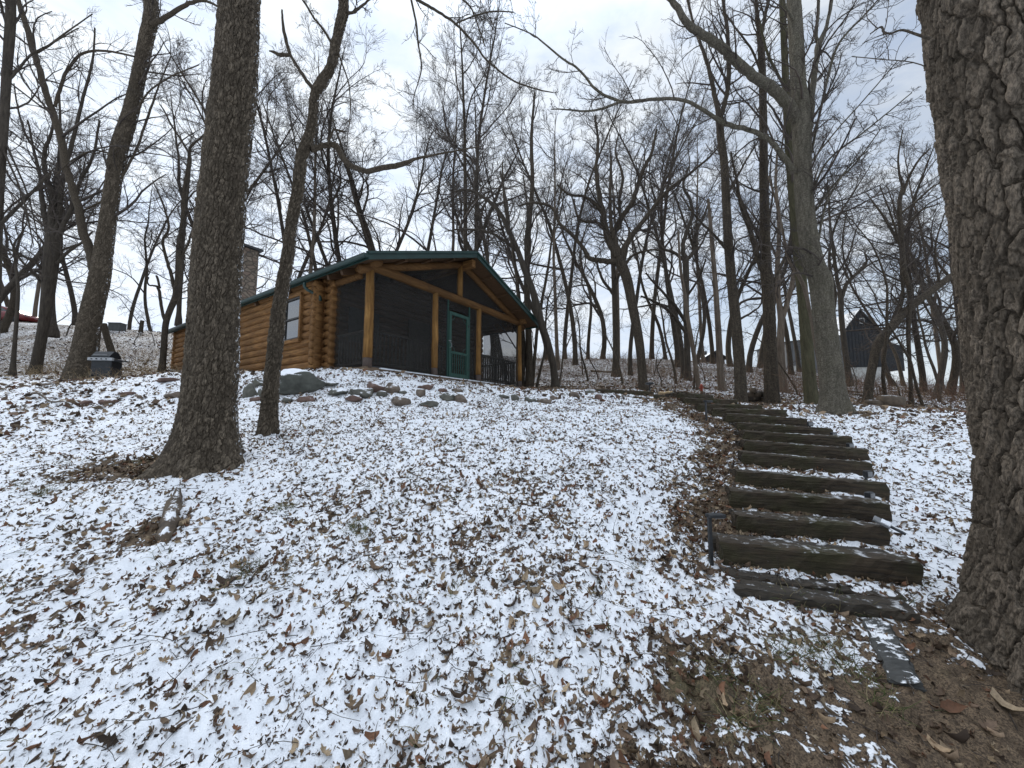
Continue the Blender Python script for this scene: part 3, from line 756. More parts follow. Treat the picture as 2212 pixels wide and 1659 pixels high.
# T3 huge trunk right edge
_b = np.array([3.02, 2.0]); _z0 = gz(*_b)
P3 = np.array([[3.02, 2.0, _z0 - .3], [3.02, 2.0, _z0 + .2], [3.03, 2.0, _z0 + 1.2], [3.0, 2.0, _z0 + 2.4], [2.94, 2.0, _z0 + 4.0], [2.90, 2.0, _z0 + 6.5], [2.9, 2.0, _z0 + 10]])
R3 = np.array([.47, .46, .435, .42, .40, .37, .28])
root = empty('cottonwood_tree', (3.02, 2.0, _z0)); tag(root, 'huge deeply plated brown trunk cut off by the right edge of the photo', 'tree')
trunk_mesh(P3, R3, 760, 2000, .060, .062, 4.2, .36, .30, 5, 12, None, .15, 2.3, BARK_PLATE, root, np.array([3.02, 2.0, _z0]))
al = Acc(); ac = Acc()
for pts, e0, e1 in (([(2010, 84, 9), (1982, 75, 7), (1949, 65, 6), (1925, 72, 5.5), (1910, 70, 6), (1903, 58, 5), (1880, 73, 3)], 2.0, 2.0),
                    ([(2080, 200, 5), (1990, 140, 3), (1900, 128, 2.5), (1840, 122, 1.5)], 2.1, 2.6), ([(2080, 60, 9), (1950, -60, 6), (1800, -160, 4)], 2.1, 3.0)):
    lp, lr = limb_path(pts, e0, e1, 5); al = Acc(); al.tub(lp[None], lr[None], 8); al.build('limb', BARK_PLATE, root, np.array([3.02, 2.0, _z0]))
    twigs_from(ac, lp[None], lr[None], np.array([1.6]), np.random.default_rng(int(pts[0][1])), 5, 5, 3, (.15, .35), .3, .2, -.02, .0016)
o3 = np.array([3.02, 2.0, _z0]); ac.build('crown', TWIG, root, o3)

# T4 forked grey trunk right of the stairs
author_tree('forked_tree', 'tall grey forked tree with flared foot, right of the timber steps',
    [(1803, 893, 76), (1800, 860, 62), (1796, 818, 56), (1786, 738, 53), (1777, 658, 51), (1772, 604, 54), (1758, 570, 48), (1745, 498, 44), (1738, 430, 42), (1734, 340, 41), (1733, 280, 44), (1728, 220, 42), (1724, 180, 36), (1720, 90, 34), (1714, 0, 32), (1706, -120, 28), (1700, -260, 20)], 7.9,
    [([(1722, 262, 26), (1709, 234, 27), (1673, 195, 25), (1640, 172, 23), (1613, 153, 22), (1580, 122, 21), (1553, 99, 20), (1520, 76, 18), (1490, 58, 16), (1463, 18, 14), (1440, -15, 12), (1400, -60, 9)], 7.9, 7.0, dict(M1=12, l1=(.12, .3), t0=.3)),
     ([(1715, 372, 16), (1703, 351, 14), (1680, 322, 12), (1658, 300, 12), (1613, 279, 11), (1568, 267, 11), (1523, 240, 8.5), (1475, 216, 7.5), (1415, 214, 7), (1355, 221, 6.5), (1316, 210, 6), (1286, 192, 5.5), (1250, 150, 4.5), (1214, 126, 4), (1160, 81, 3), (1124, 63, 2.2), (1090, 50, 2)], 7.9, 7.2, dict(M1=22, M2=7, M3=5, l1=(.10, .24), t0=.1)),
     ([(1340, 220, 6), (1300, 235, 5), (1262, 240, 4), (1215, 236, 3), (1190, 236, 2)], 7.4, 7.4, dict(M1=9)),
     ([(1740, 300, 17), (1749, 262, 16), (1757, 180, 15), (1764, 120, 14), (1770, 92, 15), (1786, 55, 9), (1796, 0, 9), (1806, -60, 7)], 7.9, 8.3, dict(M1=12, l1=(.2, .4))),
     ([(1770, 95, 8), (1763, 75, 8), (1768, 20, 8), (1766, -40, 6)], 8.2, 8.2, dict(M1=5)),
     ([(1752, 330, 6), (1790, 160, 7), (1815, 90, 6), (1870, 30, 5), (1900, -5, 4)], 8.0, 7.2, dict(M1=16, l1=(.12, .3), t0=.05)),
     ([(1755, 410, 7), (1790, 345, 5.5), (1860, 290, 5), (1910, 250, 4), (1970, 200, 3)], 7.9, 6.8, dict(M1=16, l1=(.2, .4), t0=.05)),
     ([(1762, 455, 6), (1800, 400, 5), (1850, 350, 4), (1905, 275, 3)], 7.9, 6.8, dict(M1=14, l1=(.2, .4), t0=.05)),
     ([(1768, 520, 6), (1785, 440, 5), (1830, 365, 4), (1875, 325, 3)], 7.9, 7.0, dict(M1=12, l1=(.2, .4), t0=.05)),
     ([(1745, 360, 5), (1800, 290, 4), (1880, 200, 3.5), (1940, 130, 3)], 7.9, 6.6, dict(M1=14, l1=(.2, .4), t0=.05)),
     ([(1725, 60, 8), (1700, 20, 6), (1690, -10, 5)], 7.9, 7.5, None)], BARK_SMOOTH,
    dict(nu=170, nz=620, depth=.016, cell=.08, asp=1.6, flare=.30, fh=.25, lobes=5), seed=21, tw=dict(M1=26, t0=.28, l1=(.08, .16)))

# straight mid trunks behind the steps
author_tree('straight_tree', 'straight grey brown tree just left of the woodpile, forking high up',
    [(1601, 873, 29), (1598, 800, 26), (1590, 700, 24), (1580, 600, 22), (1572, 498, 20), (1565, 360, 18), (1557, 300, 17), (1554, 255, 17)], 10.4,
    [([(1554, 258, 13), (1546, 215, 11), (1538, 180, 10), (1523, 120, 8), (1504, 70, 6), (1490, 20, 5), (1480, -30, 4)], 10.4, 10.2, dict(M1=16, l1=(.2, .4))),
     ([(1555, 258, 13), (1568, 215, 11), (1573, 180, 11), (1575, 130, 10), (1570, 60, 8), (1562, 0, 7), (1556, -80, 5)], 10.4, 10.8, dict(M1=16, l1=(.2, .4))),
     ([(1585, 560, 7), (1540, 505, 6), (1505, 470, 5), (1470, 420, 3)], 10.4, 10, dict(M1=9)),
     ([(1572, 420, 6), (1610, 350, 5), (1640, 300, 3)], 10.4, 10.8, dict(M1=9))], BARK_MID, dict(nu=70, nz=400, depth=.016, cell=.05, asp=2.6, flare=.25, fh=.2), seed=31, tw=dict(M1=16, t0=.35))
author_tree('twin_stem_tree', 'straight dark tree just right of the woodpile with a second stem leaving at mid height',
    [(1667, 873, 37), (1665, 810, 32), (1663, 738, 30), (1661, 658, 28), (1655, 578, 26), (1653, 498, 22), (1650, 390, 20), (1649, 300, 19), (1647, 180, 17), (1643, 90, 16), (1640, 70, 15)], 10.6,
    [([(1654, 592, 18), (1638, 560, 14), (1628, 525, 12), (1618, 490, 11), (1600, 440, 8), (1590, 380, 6), (1578, 330, 4)], 10.6, 10.4, dict(M1=14, l1=(.2, .4))),
     ([(1642, 80, 11), (1636, 40, 9), (1632, -20, 7)], 10.6, 10.6, dict(M1=8, ls=2)), ([(1643, 80, 11), (1652, 40, 9), (1660, 0, 7), (1670, -50, 5)], 10.6, 10.8, dict(M1=8, ls=2)),
     ([(1659, 640, 9), (1675, 600, 8), (1700, 545, 6), (1712, 480, 4)], 10.6, 11, dict(M1=10)),
     ([(1648, 170, 5), (1625, 110, 5), (1596, 70, 4), (1560, 20, 3)], 10.6, 10, dict(M1=8))], BARK_MID, dict(nu=80, nz=420, depth=.018, cell=.05, asp=2.6, flare=.25, fh=.2), seed=32, tw=dict(M1=16, t0=.4))
author_tree('mossy_tree', 'mossy green-tinged straight trunk immediately left of the flared grey tree',
    [(1753, 873, 34), (1748, 818, 31), (1744, 764, 29), (1736, 658, 26), (1728, 578, 24), (1720, 498, 22), (1710, 390, 20), (1702, 280, 18), (1696, 150, 16), (1690, 0, 14), (1684, -150, 10)], 9.7,
    [([(1702, 200, 7), (1660, 120, 6), (1640, 40, 4)], 9.7, 9.5, dict(M1=10))], BARK_MOSS, dict(nu=80, nz=400, depth=.014, cell=.05, asp=2.4, flare=.2, fh=.2), seed=33, tw=dict(M1=14, t0=.5))
author_tree('forked_grey_tree', 'forked pale grey tree seen between the woodpile and the mossy trunk',
    [(1694, 848, 20), (1689, 800, 18), (1686, 738, 17), (1688, 680, 15)], 15,
    [([(1688, 690, 14), (1682, 640, 12), (1680, 560, 11), (1683, 480, 9), (1676, 400, 7), (1680, 320, 5)], 15, 15, dict(M1=16, l1=(.15, .3))),
     ([(1688, 690, 14), (1700, 655, 13), (1712, 610, 12), (1722, 560, 9), (1735, 500, 7)], 15, 15, dict(M1=12))], BARK_PALE, seed=34)
author_tree('leaning_pale_tree', 'slender pale stem leaning left across the foot of the flared grey tree',
    [(1776, 872, 10), (1771, 800, 9.5), (1762, 745, 9), (1755, 700, 9), (1749, 671, 9), (1738, 623, 10), (1722, 590, 9), (1706, 564, 8), (1697, 535, 7), (1692, 505, 6), (1680, 450, 5), (1660, 380, 4)], 8.6, [], BARK_PALE, seed=35, sides=10, tw=dict(M1=12, t0=.5))
author_tree('vase_shaped_tree', 'bare tree splitting into wide arms just left of the barn gable',
    [(1834, 820, 15), (1826, 760, 14), (1818, 690, 13), (1816, 640, 13)], 20,
    [([(1816, 645, 10), (1808, 600, 9), (1800, 538, 7), (1792, 470, 5), (1790, 400, 4)], 20, 20, dict(M1=14)),
     ([(1817, 645, 11), (1828, 615, 10), (1845, 596, 9), (1862, 580, 8), (1872, 565, 6), (1868, 545, 4), (1878, 535, 3)], 20, 20, dict(M1=9)),
     ([(1845, 597, 6), (1880, 570, 5), (1920, 552, 4), (1960, 540, 2)], 20, 19, dict(M1=10)),
     ([(1843, 600, 6), (1825, 565, 5), (1820, 520, 4), (1830, 450, 3)], 20, 19, dict(M1=10))], BARK_DARK, seed=36)
author_tree('leaning_tree', 'thick trunk bending sharply right in front of the barn toward the big trunk',
    [(1873, 870, 25), (1879, 820, 22), (1886, 785, 22), (1894, 750, 24), (1908, 726, 25), (1928, 704, 25), (1950, 680, 23), (1975, 657, 22), (2010, 630, 20), (2050, 600, 18), (2100, 560, 15), (2160, 500, 12)], 12.5,
    [([(1935, 700, 9), (1950, 640, 8), (1946, 560, 7), (1950, 480, 5)], 12.5, 12.8, dict(M1=16, l1=(.2, .45))),
     ([(1990, 645, 6), (2020, 700, 4), (2050, 760, 2.5)], 12.5, 12, dict(M1=12, l1=(.3, .6))),
     ([(1955, 675, 5), (1930, 640, 4), (1905, 625, 3)], 12.5, 12, dict(M1=9, l1=(.3, .6))),
     ([(1915, 715, 4), (1950, 745, 3), (1990, 790, 2)], 12.5, 12, dict(M1=12, l1=(.3, .6))),
     ([(2030, 615, 6), (2020, 540, 5), (2040, 460, 3)], 12.5, 12, dict(M1=12, l1=(.3, .6)))], BARK_MID, dict(nu=60, nz=200, depth=.012, cell=.05, asp=2.2, flare=.15, fh=.2) if False else None, seed=37)
author_tree('slim_tree', 'slim upright tree right of the barn with branches reaching right behind the big trunk',
    [(1969, 876, 12), (1966, 800, 10), (1962, 720, 11), (1965, 631, 13), (1952, 578, 14), (1946, 498, 12), (1943, 440, 11), (1950, 405, 10)], 12.4,
    [([(1950, 420, 9), (1965, 380, 7), (1985, 345, 6), (2010, 320, 4)], 12.4, 12, dict(M1=12)), ([(1948, 460, 7), (1985, 430, 6), (2020, 400, 5), (2060, 390, 3)], 12.4, 12, dict(M1=10)),
     ([(1946, 500, 7), (1990, 455, 6), (2030, 440, 4)], 12.4, 12, dict(M1=10)), ([(1950, 560, 6), (1930, 480, 5), (1900, 400, 3)], 12.4, 12.4, dict(M1=10)),
     ([(1950, 410, 7), (1940, 350, 5), (1950, 280, 3)], 12.4, 12.4, dict(M1=10))], BARK_MID, seed=38, tw=dict(M1=12, t0=.3))

# the gnarled oak in the middle
author_tree('gnarled_oak', 'gnarled leaning oak with twisted arms rising behind the dark retaining beams',
    [(1390, 842, 22), (1386, 790, 20), (1381, 740, 20), (1372, 690, 21), (1364, 650, 21), (1356, 610, 22), (1346, 580, 23), (1333, 558, 24)], 12.6,
    [([(1340, 565, 16), (1322, 565, 13), (1308, 564, 12), (1290, 562, 11), (1273, 558, 10), (1262, 540, 9), (1250, 523, 8), (1228, 500, 7.5), (1209, 483, 7), (1195, 452, 6), (1180, 442, 5.5), (1150, 438, 5), (1120, 445, 4)], 12.6, 12.2, dict(M1=22, M2=7, M3=5, l1=(.12, .3), wig=.22)),
     ([(1334, 560, 18), (1318, 525, 15), (1308, 494, 14), (1303, 459, 13), (1296, 430, 11), (1288, 367, 8), (1292, 310, 6), (1286, 250, 4)], 12.6, 12.8, dict(M1=18, wig=.22)),
     ([(1337, 556, 16), (1328, 520, 14), (1325, 506, 13), (1345, 468, 12), (1366, 436, 11), (1378, 400, 10), (1389, 367, 9), (1407, 332, 7), (1418, 280, 5)], 12.6, 12.8, dict(M1=18, wig=.22)),
     ([(1345, 570, 15), (1349, 535, 14), (1368, 505, 12), (1395, 471, 10), (1418, 440, 9), (1441, 413, 8), (1468, 392, 7), (1494, 372, 6), (1540, 332, 4.5), (1565, 300, 3)], 12.6, 12.4, dict(M1=18, wig=.2)),
     ([(1348, 575, 8), (1366, 552, 6), (1385, 545, 5), (1405, 540, 4.5), (1427, 541, 4)], 12.6, 12.4, dict(M1=4)),
     ([(1303, 462, 9), (1285, 440, 8), (1262, 425, 6), (1230, 420, 5), (1205, 400, 4)], 12.7, 12.3, dict(M1=12, wig=.25)),
     ([(1312, 500, 8), (1290, 480, 7), (1262, 478, 6), (1245, 460, 5), (1240, 430, 3)], 12.6, 12.2, dict(M1=12, wig=.25)),
     ([(1326, 508, 9), (1340, 480, 8), (1338, 430, 7), (1345, 380, 6), (1330, 330, 4), (1336, 290, 3)], 12.7, 13, dict(M1=14, wig=.22))], BARK_MID, seed=41)
author_tree('twisted_oak', 'twisted dark oak with S-shaped top, between the gnarled oak and the straight trunks',
    [(1486, 820, 15), (1484, 740, 14), (1482, 660, 13), (1482, 600, 14), (1481, 560, 14)], 20,
    [([(1481, 562, 12), (1475, 535, 10), (1483, 500, 9), (1496, 465, 8), (1490, 430, 7), (1476, 401, 6), (1488, 360, 4)], 20, 20, dict(M1=16, wig=.22)),
     ([(1482, 562, 10), (1500, 540, 8), (1505, 500, 7), (1520, 470, 5), (1530, 440, 4)], 20, 20, dict(M1=12, wig=.22)),
     ([(1481, 565, 8), (1455, 545, 7), (1430, 535, 6), (1412, 505, 4), (1390, 500, 3)], 20, 20, dict(M1=12, wig=.22)),
     ([(1483, 720, 8), (1460, 690, 8), (1440, 668, 7), (1410, 650, 6), (1385, 640, 4)], 20, 18, dict(M1=12, wig=.25)),
     ([(1483, 700, 9), (1462, 665, 8), (1440, 640, 6), (1412, 610, 5), (1395, 590, 3)], 20, 18, dict(M1=12, wig=.25)),
     ([(1484, 640, 6), (1510, 600, 5), (1525, 560, 4)], 20, 19, dict(M1=8))], BARK_DARK, seed=42)
author_tree('bowed_tree', 'bowed trunk curving left over the cabin from just right of its corner post',
    [(1200, 838, 18), (1195, 790, 15), (1183, 740, 15), (1170, 700, 15), (1160, 660, 15), (1148, 620, 14), (1132, 580, 13), (1118, 540, 11), (1100, 500, 10), (1080, 460, 9), (1050, 430, 7), (1010, 410, 5), (980, 415, 3)], 14.5,
    [([(1120, 545, 7), (1090, 520, 6), (1050, 500, 5), (1000, 495, 4), (960, 500, 2)], 14.5, 14, dict(M1=14)), ([(1140, 600, 7), (1135, 530, 6), (1140, 460, 5), (1130, 380, 3)], 14.5, 15, dict(M1=14)),
     ([(1100, 500, 6), (1095, 440, 5), (1080, 370, 3)], 14.5, 14.5, dict(M1=12))], BARK_DARK, seed=43, tw=dict(M1=14, t0=.55))
author_tree('corner_post_tree', 'slim twin-trunked tree rising directly against the right corner of the porch',
    [(1143, 838, 17), (1143, 760, 15), (1140, 680, 14), (1138, 600, 13), (1142, 500, 11), (1150, 400, 9), (1148, 300, 7), (1155, 200, 4)], 15.6,
    [([(1128, 836, 12), (1130, 740, 11), (1120, 640, 9), (1108, 540, 7), (1090, 440, 5), (1085, 350, 3)], 15.7, 16, dict(M1=14)),
     ([(1150, 830, 8), (1162, 700, 7), (1180, 600, 6), (1195, 500, 4), (1215, 400, 3)], 15.6, 16, dict(M1=14))], BARK_MID, seed=44, tw=dict(M1=20, t0=.4))
author_tree('broken_tree', 'reddish brown trunk with peeling bark standing beside the small orange marker',
    [(1560, 845, 19), (1556, 800, 16), (1553, 738, 14), (1547, 640, 12), (1541, 560, 10), (1536, 500, 9), (1530, 430, 6)], 15, [], BARK_PALE, seed=45, tw=dict(M1=12, t0=.5))
author_tree('dark_slope_tree', 'dark trunk halfway up the slope left of the gnarled oak',
    [(1331, 810, 18), (1330, 740, 13), (1328, 660, 12), (1326, 600, 11), (1322, 520, 9), (1318, 440, 7), (1320, 340, 5)], 23, [([(1328, 640, 7), (1300, 600, 6), (1285, 550, 4)], 23, 22, dict(M1=10)), ([(1327, 620, 7), (1350, 560, 5), (1360, 490, 3)], 23, 22, dict(M1=10))], BARK_MID, seed=46, tw=dict(M1=16, t0=.4))
author_tree('curved_stem_tree', 'pale curved stem behind the retaining beams, right of the twisted oak',
    [(1510, 845, 11), (1504, 800, 10), (1495, 740, 10), (1486, 690, 9), (1480, 640, 8), (1470, 580, 6), (1465, 500, 4)], 15, [], BARK_PALE, seed=47, tw=dict(M1=12, t0=.5))

# left group
author_tree('leaning_elm', 'massive trunk leaning right behind the grill, dividing into two long stems',
    [(172, 818, 84), (180, 770, 66), (192, 700, 57), (203, 650, 54), (215, 600, 50), (230, 500, 42), (245, 400, 39), (258, 320, 42), (280, 250, 38), (297, 175, 34), (312, 100, 34), (325, 40, 34), (326, 0, 33), (330, -100, 26), (340, -220, 18)], 12.6,
    [([(206, 590, 27), (196, 550, 25), (180, 500, 23), (170, 450, 21), (155, 400, 20), (142, 360, 20), (132, 300, 20), (118, 255, 19), (107, 225, 18), (88, 160, 17), (72, 110, 17), (55, 50, 16), (42, 10, 14), (28, -40, 12), (10, -100, 8)], 12.6, 12.2, dict(M1=18, l1=(.15, .3))),
     ([(322, 55, 20), (340, 48, 14), (380, 25, 11), (415, 5, 9), (445, 2, 7), (472, 15, 5)], 12.6, 12, dict(M1=9)),
     ([(250, 335, 7), (215, 326, 5), (190, 328, 4), (150, 350, 4), (120, 380, 3)], 12.6, 12, dict(M1=12)),
     ([(262, 320, 6), (300, 328, 4), (350, 335, 3), (400, 345, 2.5)], 12.6, 12, dict(M1=10)),
     ([(245, 410, 9), (270, 370, 7), (300, 310, 6), (320, 250, 6), (345, 180, 4), (370, 120, 3)], 12.6, 12.8, dict(M1=16)),
     ([(118, 230, 9), (135, 175, 9), (150, 145, 8), (180, 115, 7), (230, 110, 6), (290, 122, 5)], 12.4, 12.4, dict(M1=14)),
     ([(70, 120, 7), (110, 95, 6), (150, 65, 4), (200, 30, 3)], 12.3, 12.3, dict(M1=10)),
     ([(232, 430, 6), (200, 445, 6), (175, 460, 5), (165, 480, 3)], 12.6, 12.6, dict(M1=5)),
     ([(285, 260, 6), (320, 200, 5), (370, 165, 4), (430, 140, 3)], 12.6, 12, dict(M1=14))], BARK_NEAR, dict(nu=170, nz=700, depth=.045, cell=.07, asp=3.0, flare=.12, fh=.5, lobes=4, snow=[(.30, .55, .9)]), seed=51, tw=dict(M1=18, t0=.35, l1=(.08, .16)))
author_tree('prop_stem_tree', 'short dark stem leaning up into the massive trunk right behind the grill',
    [(252, 812, 22), (246, 780, 20), (238, 750, 18), (230, 725, 17), (224, 700, 16)], 13.4, [], BARK_NEAR, seed=52)
author_tree('branching_maple', 'dark stout tree dividing into many upright arms left of the leaning trunk',
    [(75, 810, 33), (84, 760, 28), (95, 700, 28), (103, 640, 32), (108, 590, 36), (112, 550, 38), (115, 505, 36)], 15,
    [([(108, 515, 18), (98, 470, 16), (90, 425, 13), (86, 380, 10), (72, 320, 7), (60, 260, 5)], 15, 15, dict(M1=14)),
     ([(114, 510, 22), (112, 470, 20), (113, 425, 18), (100, 380, 14), (96, 330, 11), (110, 290, 8), (120, 240, 5)], 15, 15, dict(M1=16)),
     ([(118, 510, 18), (128, 470, 15), (132, 420, 13), (140, 370, 12), (160, 290, 10), (180, 210, 8), (200, 130, 6), (205, 60, 4)], 15, 15.5, dict(M1=18)),
     ([(122, 520, 15), (140, 480, 13), (160, 440, 11), (172, 395, 9), (200, 340, 7), (215, 260, 5)], 15, 15, dict(M1=14)),
     ([(100, 590, 10), (80, 570, 9), (45, 550, 8), (0, 530, 6), (-40, 520, 4)], 15, 14, dict(M1=12)),
     ([(98, 620, 8), (72, 590, 8), (40, 555, 6), (20, 515, 4)], 15, 14, dict(M1=9)),
     ([(122, 570, 10), (145, 545, 9), (175, 525, 7), (200, 500, 5)], 15, 15, dict(M1=9)),
     ([(104, 400, 8), (70, 415, 7), (30, 440, 6), (0, 470, 5)], 15, 14.5, dict(M1=10)),
     ([(98, 340, 8), (60, 300, 7), (40, 240, 5), (30, 180, 3)], 15, 15, dict(M1=10))], BARK_DARK, seed=53)
author_tree('hilltop_trunk', 'straight dark trunk on the brow of the hill beside the red car',
    [(113, 716, 25), (110, 660, 20), (112, 600, 18), (116, 520, 16), (122, 420, 12), (130, 300, 8), (128, 200, 5)], 24,
    [([(114, 560, 8), (135, 540, 7), (165, 530, 5)], 24, 24, dict(M1=8))], BARK_DARK, seed=54, tw=dict(M1=24, t0=.3, l1=(.12, .25)))
author_tree('edge_tree', 'tall dark trunk with upright side stems along the left edge of the photo',
    [(-30, 900, 42), (-16, 700, 36), (-8, 500, 30), (-2, 400, 26), (6, 300, 24), (14, 170, 24), (22, 60, 26), (24, 0, 24), (30, -120, 18)], 9.0,
    [([(-5, 490, 12), (30, 455, 10), (70, 415, 8), (110, 370, 5)], 9, 9.2, dict(M1=9)), ([(12, 180, 9), (40, 150, 7), (65, 120, 6), (110, 95, 4), (170, 60, 3)], 9, 9.2, dict(M1=10)),
     ([(8, 300, 7), (35, 360, 6), (60, 420, 5), (75, 480, 4), (85, 540, 2)], 9, 9.4, dict(M1=9)), ([(16, 60, 10), (5, 20, 8), (-10, -40, 6)], 9, 9, dict(M1=6)),
     ([(5, 320, 7), (40, 400, 6), (58, 460, 5), (72, 530, 3)], 9, 8.8, dict(M1=6))], BARK_DARK, seed=55, tw=dict(M1=12, t0=.4, l1=(.1, .2)))
author_tree('crooked_sapling', 'thin crooked stem in front of the red car, near the left edge',
    [(27, 808, 16), (32, 740, 11), (37, 675, 10), (39, 620, 9), (33, 565, 7), (30, 530, 6), (45, 505, 4), (58, 480, 3), (52, 450, 2)], 13.5, [([(34, 560, 4), (20, 545, 3), (8, 530, 3), (-10, 520, 2)], 13.5, 13.5, dict(M1=6)), ([(38, 600, 3), (60, 560, 2), (70, 520, 1.5)], 13.5, 13.5, dict(M1=6))], BARK_DARK, seed=56, tw=dict(M1=9, t0=.35))
author_tree('split_tree', 'two-stemmed tree by the rear corner of the cabin with a curled broken stub',
    [(350, 803, 17), (354, 750, 15), (358, 700, 15), (368, 668, 15), (380, 640, 17), (386, 600, 17), (387, 550, 16), (390, 510, 15)], 14.6,
    [([(390, 515, 12), (395, 475, 11), (397, 430, 10), (400, 400, 9), (408, 350, 8), (411, 320, 7), (425, 305, 5), (440, 292, 5), (460, 270, 3)], 14.6, 14.2, dict(M1=16)),
     ([(408, 330, 6), (390, 300, 5), (370, 270, 5), (355, 240, 4), (345, 225, 3)], 14.4, 14.4, dict(M1=9)),
     ([(380, 640, 10), (372, 600, 9), (360, 560, 8), (352, 520, 7), (365, 490, 6), (352, 440, 5), (330, 390, 3)], 14.6, 14.6, dict(M1=14)),
     ([(358, 700, 8), (350, 670, 8), (346, 640, 8), (340, 620, 7), (330, 617, 5), (322, 616, 4.5), (318, 606, 4), (321, 600, 3.5), (315, 596, 2.5)], 14.6, 14.4, None),
     ([(345, 622, 6), (340, 600, 6), (338, 596, 5)], 14.5, 14.5, None),
     ([(388, 560, 7), (405, 530, 6), (420, 480, 4), (430, 420, 3)], 14.6, 14.6, dict(M1=12))], BARK_MID, seed=57, tw=dict(M1=12, t0=.5))
author_tree('rear_tree', 'tree hidden partly by the big straight trunk, close behind the cabin rear',
    [(386, 690, 12), (388, 640, 11), (392, 580, 11), (396, 500, 10), (404, 420, 8), (412, 340, 5)], 20, [], BARK_DARK, seed=58, tw=dict(M1=20, t0=.2, l1=(.12, .28)))

# ------------------------------------------------------------------ log cabin
cab = empty('log_cabin', CAB_A, CAB_RZ); tag(cab, 'log cabin with green metal roof, stone chimney and dark screened front porch', 'cabin')
Wd = 6.75; ZB = 2.5; RS = 3.375
def zu(s): return 3.82 - .374 * abs(s - RS)
def logs(mb, a, b_, z0, z1, r, axis, seed, holes=(), face=None):
    """stack of horizontal logs from point a to b (xy)"""
    z = z0; k = 0; R = np.random.default_rng(seed); pitch = r * 1.86
    a = np.array(a, float); b_ = np.array(b_, float); Lg = np.linalg.norm(b_ - a); u = (b_ - a) / Lg
    while z < z1:
        segs = [(0, Lg)]
        for (h0, h1, hz0, hz1) in holes:
            if hz0 - r * .6 < z < hz1 + r * .6:
                ns = []
                for (q0, q1) in segs:
                    if h0 > q0: ns.append((q0, min(h0, q1)))
                    if h1 < q1: ns.append((max(h1, q0), q1))
                segs = [x for x in ns if x[1] - x[0] > .03]
        for q0, q1 in segs:
            n = max(3, int((q1 - q0) / .35) + 1); t = np.linspace(q0, q1, n)
            p = np.column_stack([a[0] + u[0] * t, a[1] + u[1] * t, np.full(n, z) + R.normal(0, .004, n)])
            mb.tube(p, r * (1.02 + R.normal(0, .025, n)), 16)
        z += pitch; k += 1
# side wall
WT = 1.86; TE = 12.7
mb = MB(); logs(mb, (-.25, WT + .02), (-.25, TE), -.06, 2.46, .112, 1, 1, holes=[(2.5 - WT - .09, 3.36 - WT + .09, .86, 2.16), (7.0, 7.9, .86, 2.16)])
mb.box((-.18, (WT + TE) / 2 + .05, 1.25), (.06, TE - WT - .1, 2.6)); mb.build('wall', LOG_Y, cab, True)
mb = MB(); logs(mb, (-.16, WT), (0.02, WT), -.06, 2.6, .112, 0, 2); mb.build('wall', LOG_X, cab, True)
mb = MB(); logs(mb, (0.0, 1.45), (0.0, WT), -.06, 2.5, .112, 1, 3); mb.build('wall', LOG_Y, cab, True)
mb = MB(); logs(mb, (-.25, TE), (Wd, TE), -.06, 2.5, .112, 0, 4); mb.build('wall', LOG_X, cab, True)
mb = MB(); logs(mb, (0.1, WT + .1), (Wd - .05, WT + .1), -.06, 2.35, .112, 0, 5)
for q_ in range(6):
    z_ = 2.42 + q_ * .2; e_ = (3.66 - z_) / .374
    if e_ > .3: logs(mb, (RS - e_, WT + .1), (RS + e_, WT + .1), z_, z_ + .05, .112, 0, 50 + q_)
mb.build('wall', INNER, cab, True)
mb = MB(); logs(mb, (Wd, WT), (Wd, TE), -.06, 2.46, .112, 1, 6); mb.build('wall', LOG_Y, cab, True)
# corner log ends
for c_, off in (((-.25, WT), 0), ((-.25, TE), 0)):
    mb = MB(); z = -.06 + .1
    while z < 2.5:
        mb.tube([(c_[0] - .15, c_[1], z), (c_[0] + .15, c_[1], z)], .105, 14)
        mb.tube([(c_[0], c_[1] - .12, z - .1), (c_[0], c_[1] + .15, z - .1)], .107, 14)
        z += .2083
    mb.build('corner_logs', LOG_X, cab, True)
mb = MB(); z = -.06 + .1
while z < 2.4:
    mb.tube([(-.12, 1.47, z), (.1, 1.47, z)], .09, 12); z += .2083
mb.build('corner_logs', LOG_X, cab, True)
# foundation and floor
mb = MB(); mb.box((Wd / 2, 6.9, -.25), (Wd + .1, TE - .9, .32)); mb.build('foundation', FOUND, cab)
mb = MB(); mb.box((Wd / 2 + .0, .9, -.07), (Wd + .24, 2.0, .10)); mb.box((Wd / 2, -.11, -.16), (Wd + .28, .06, .22)); mb.box((-.13, .75, -.16), (.06, 1.6, .22))
mb.build('porch_floor', DECK, cab)
mb = MB()
R_ = np.random.default_rng(8)
for k in range(40):
    x0 = .35 + k * .16
    if x0 > 5.6: break
    mb.box((x0, -.12, -.035), (.17, .10 + R_.random() * .03, .02 + R_.random() * .012))
mb.build('snow_edge', SNOWM, cab)
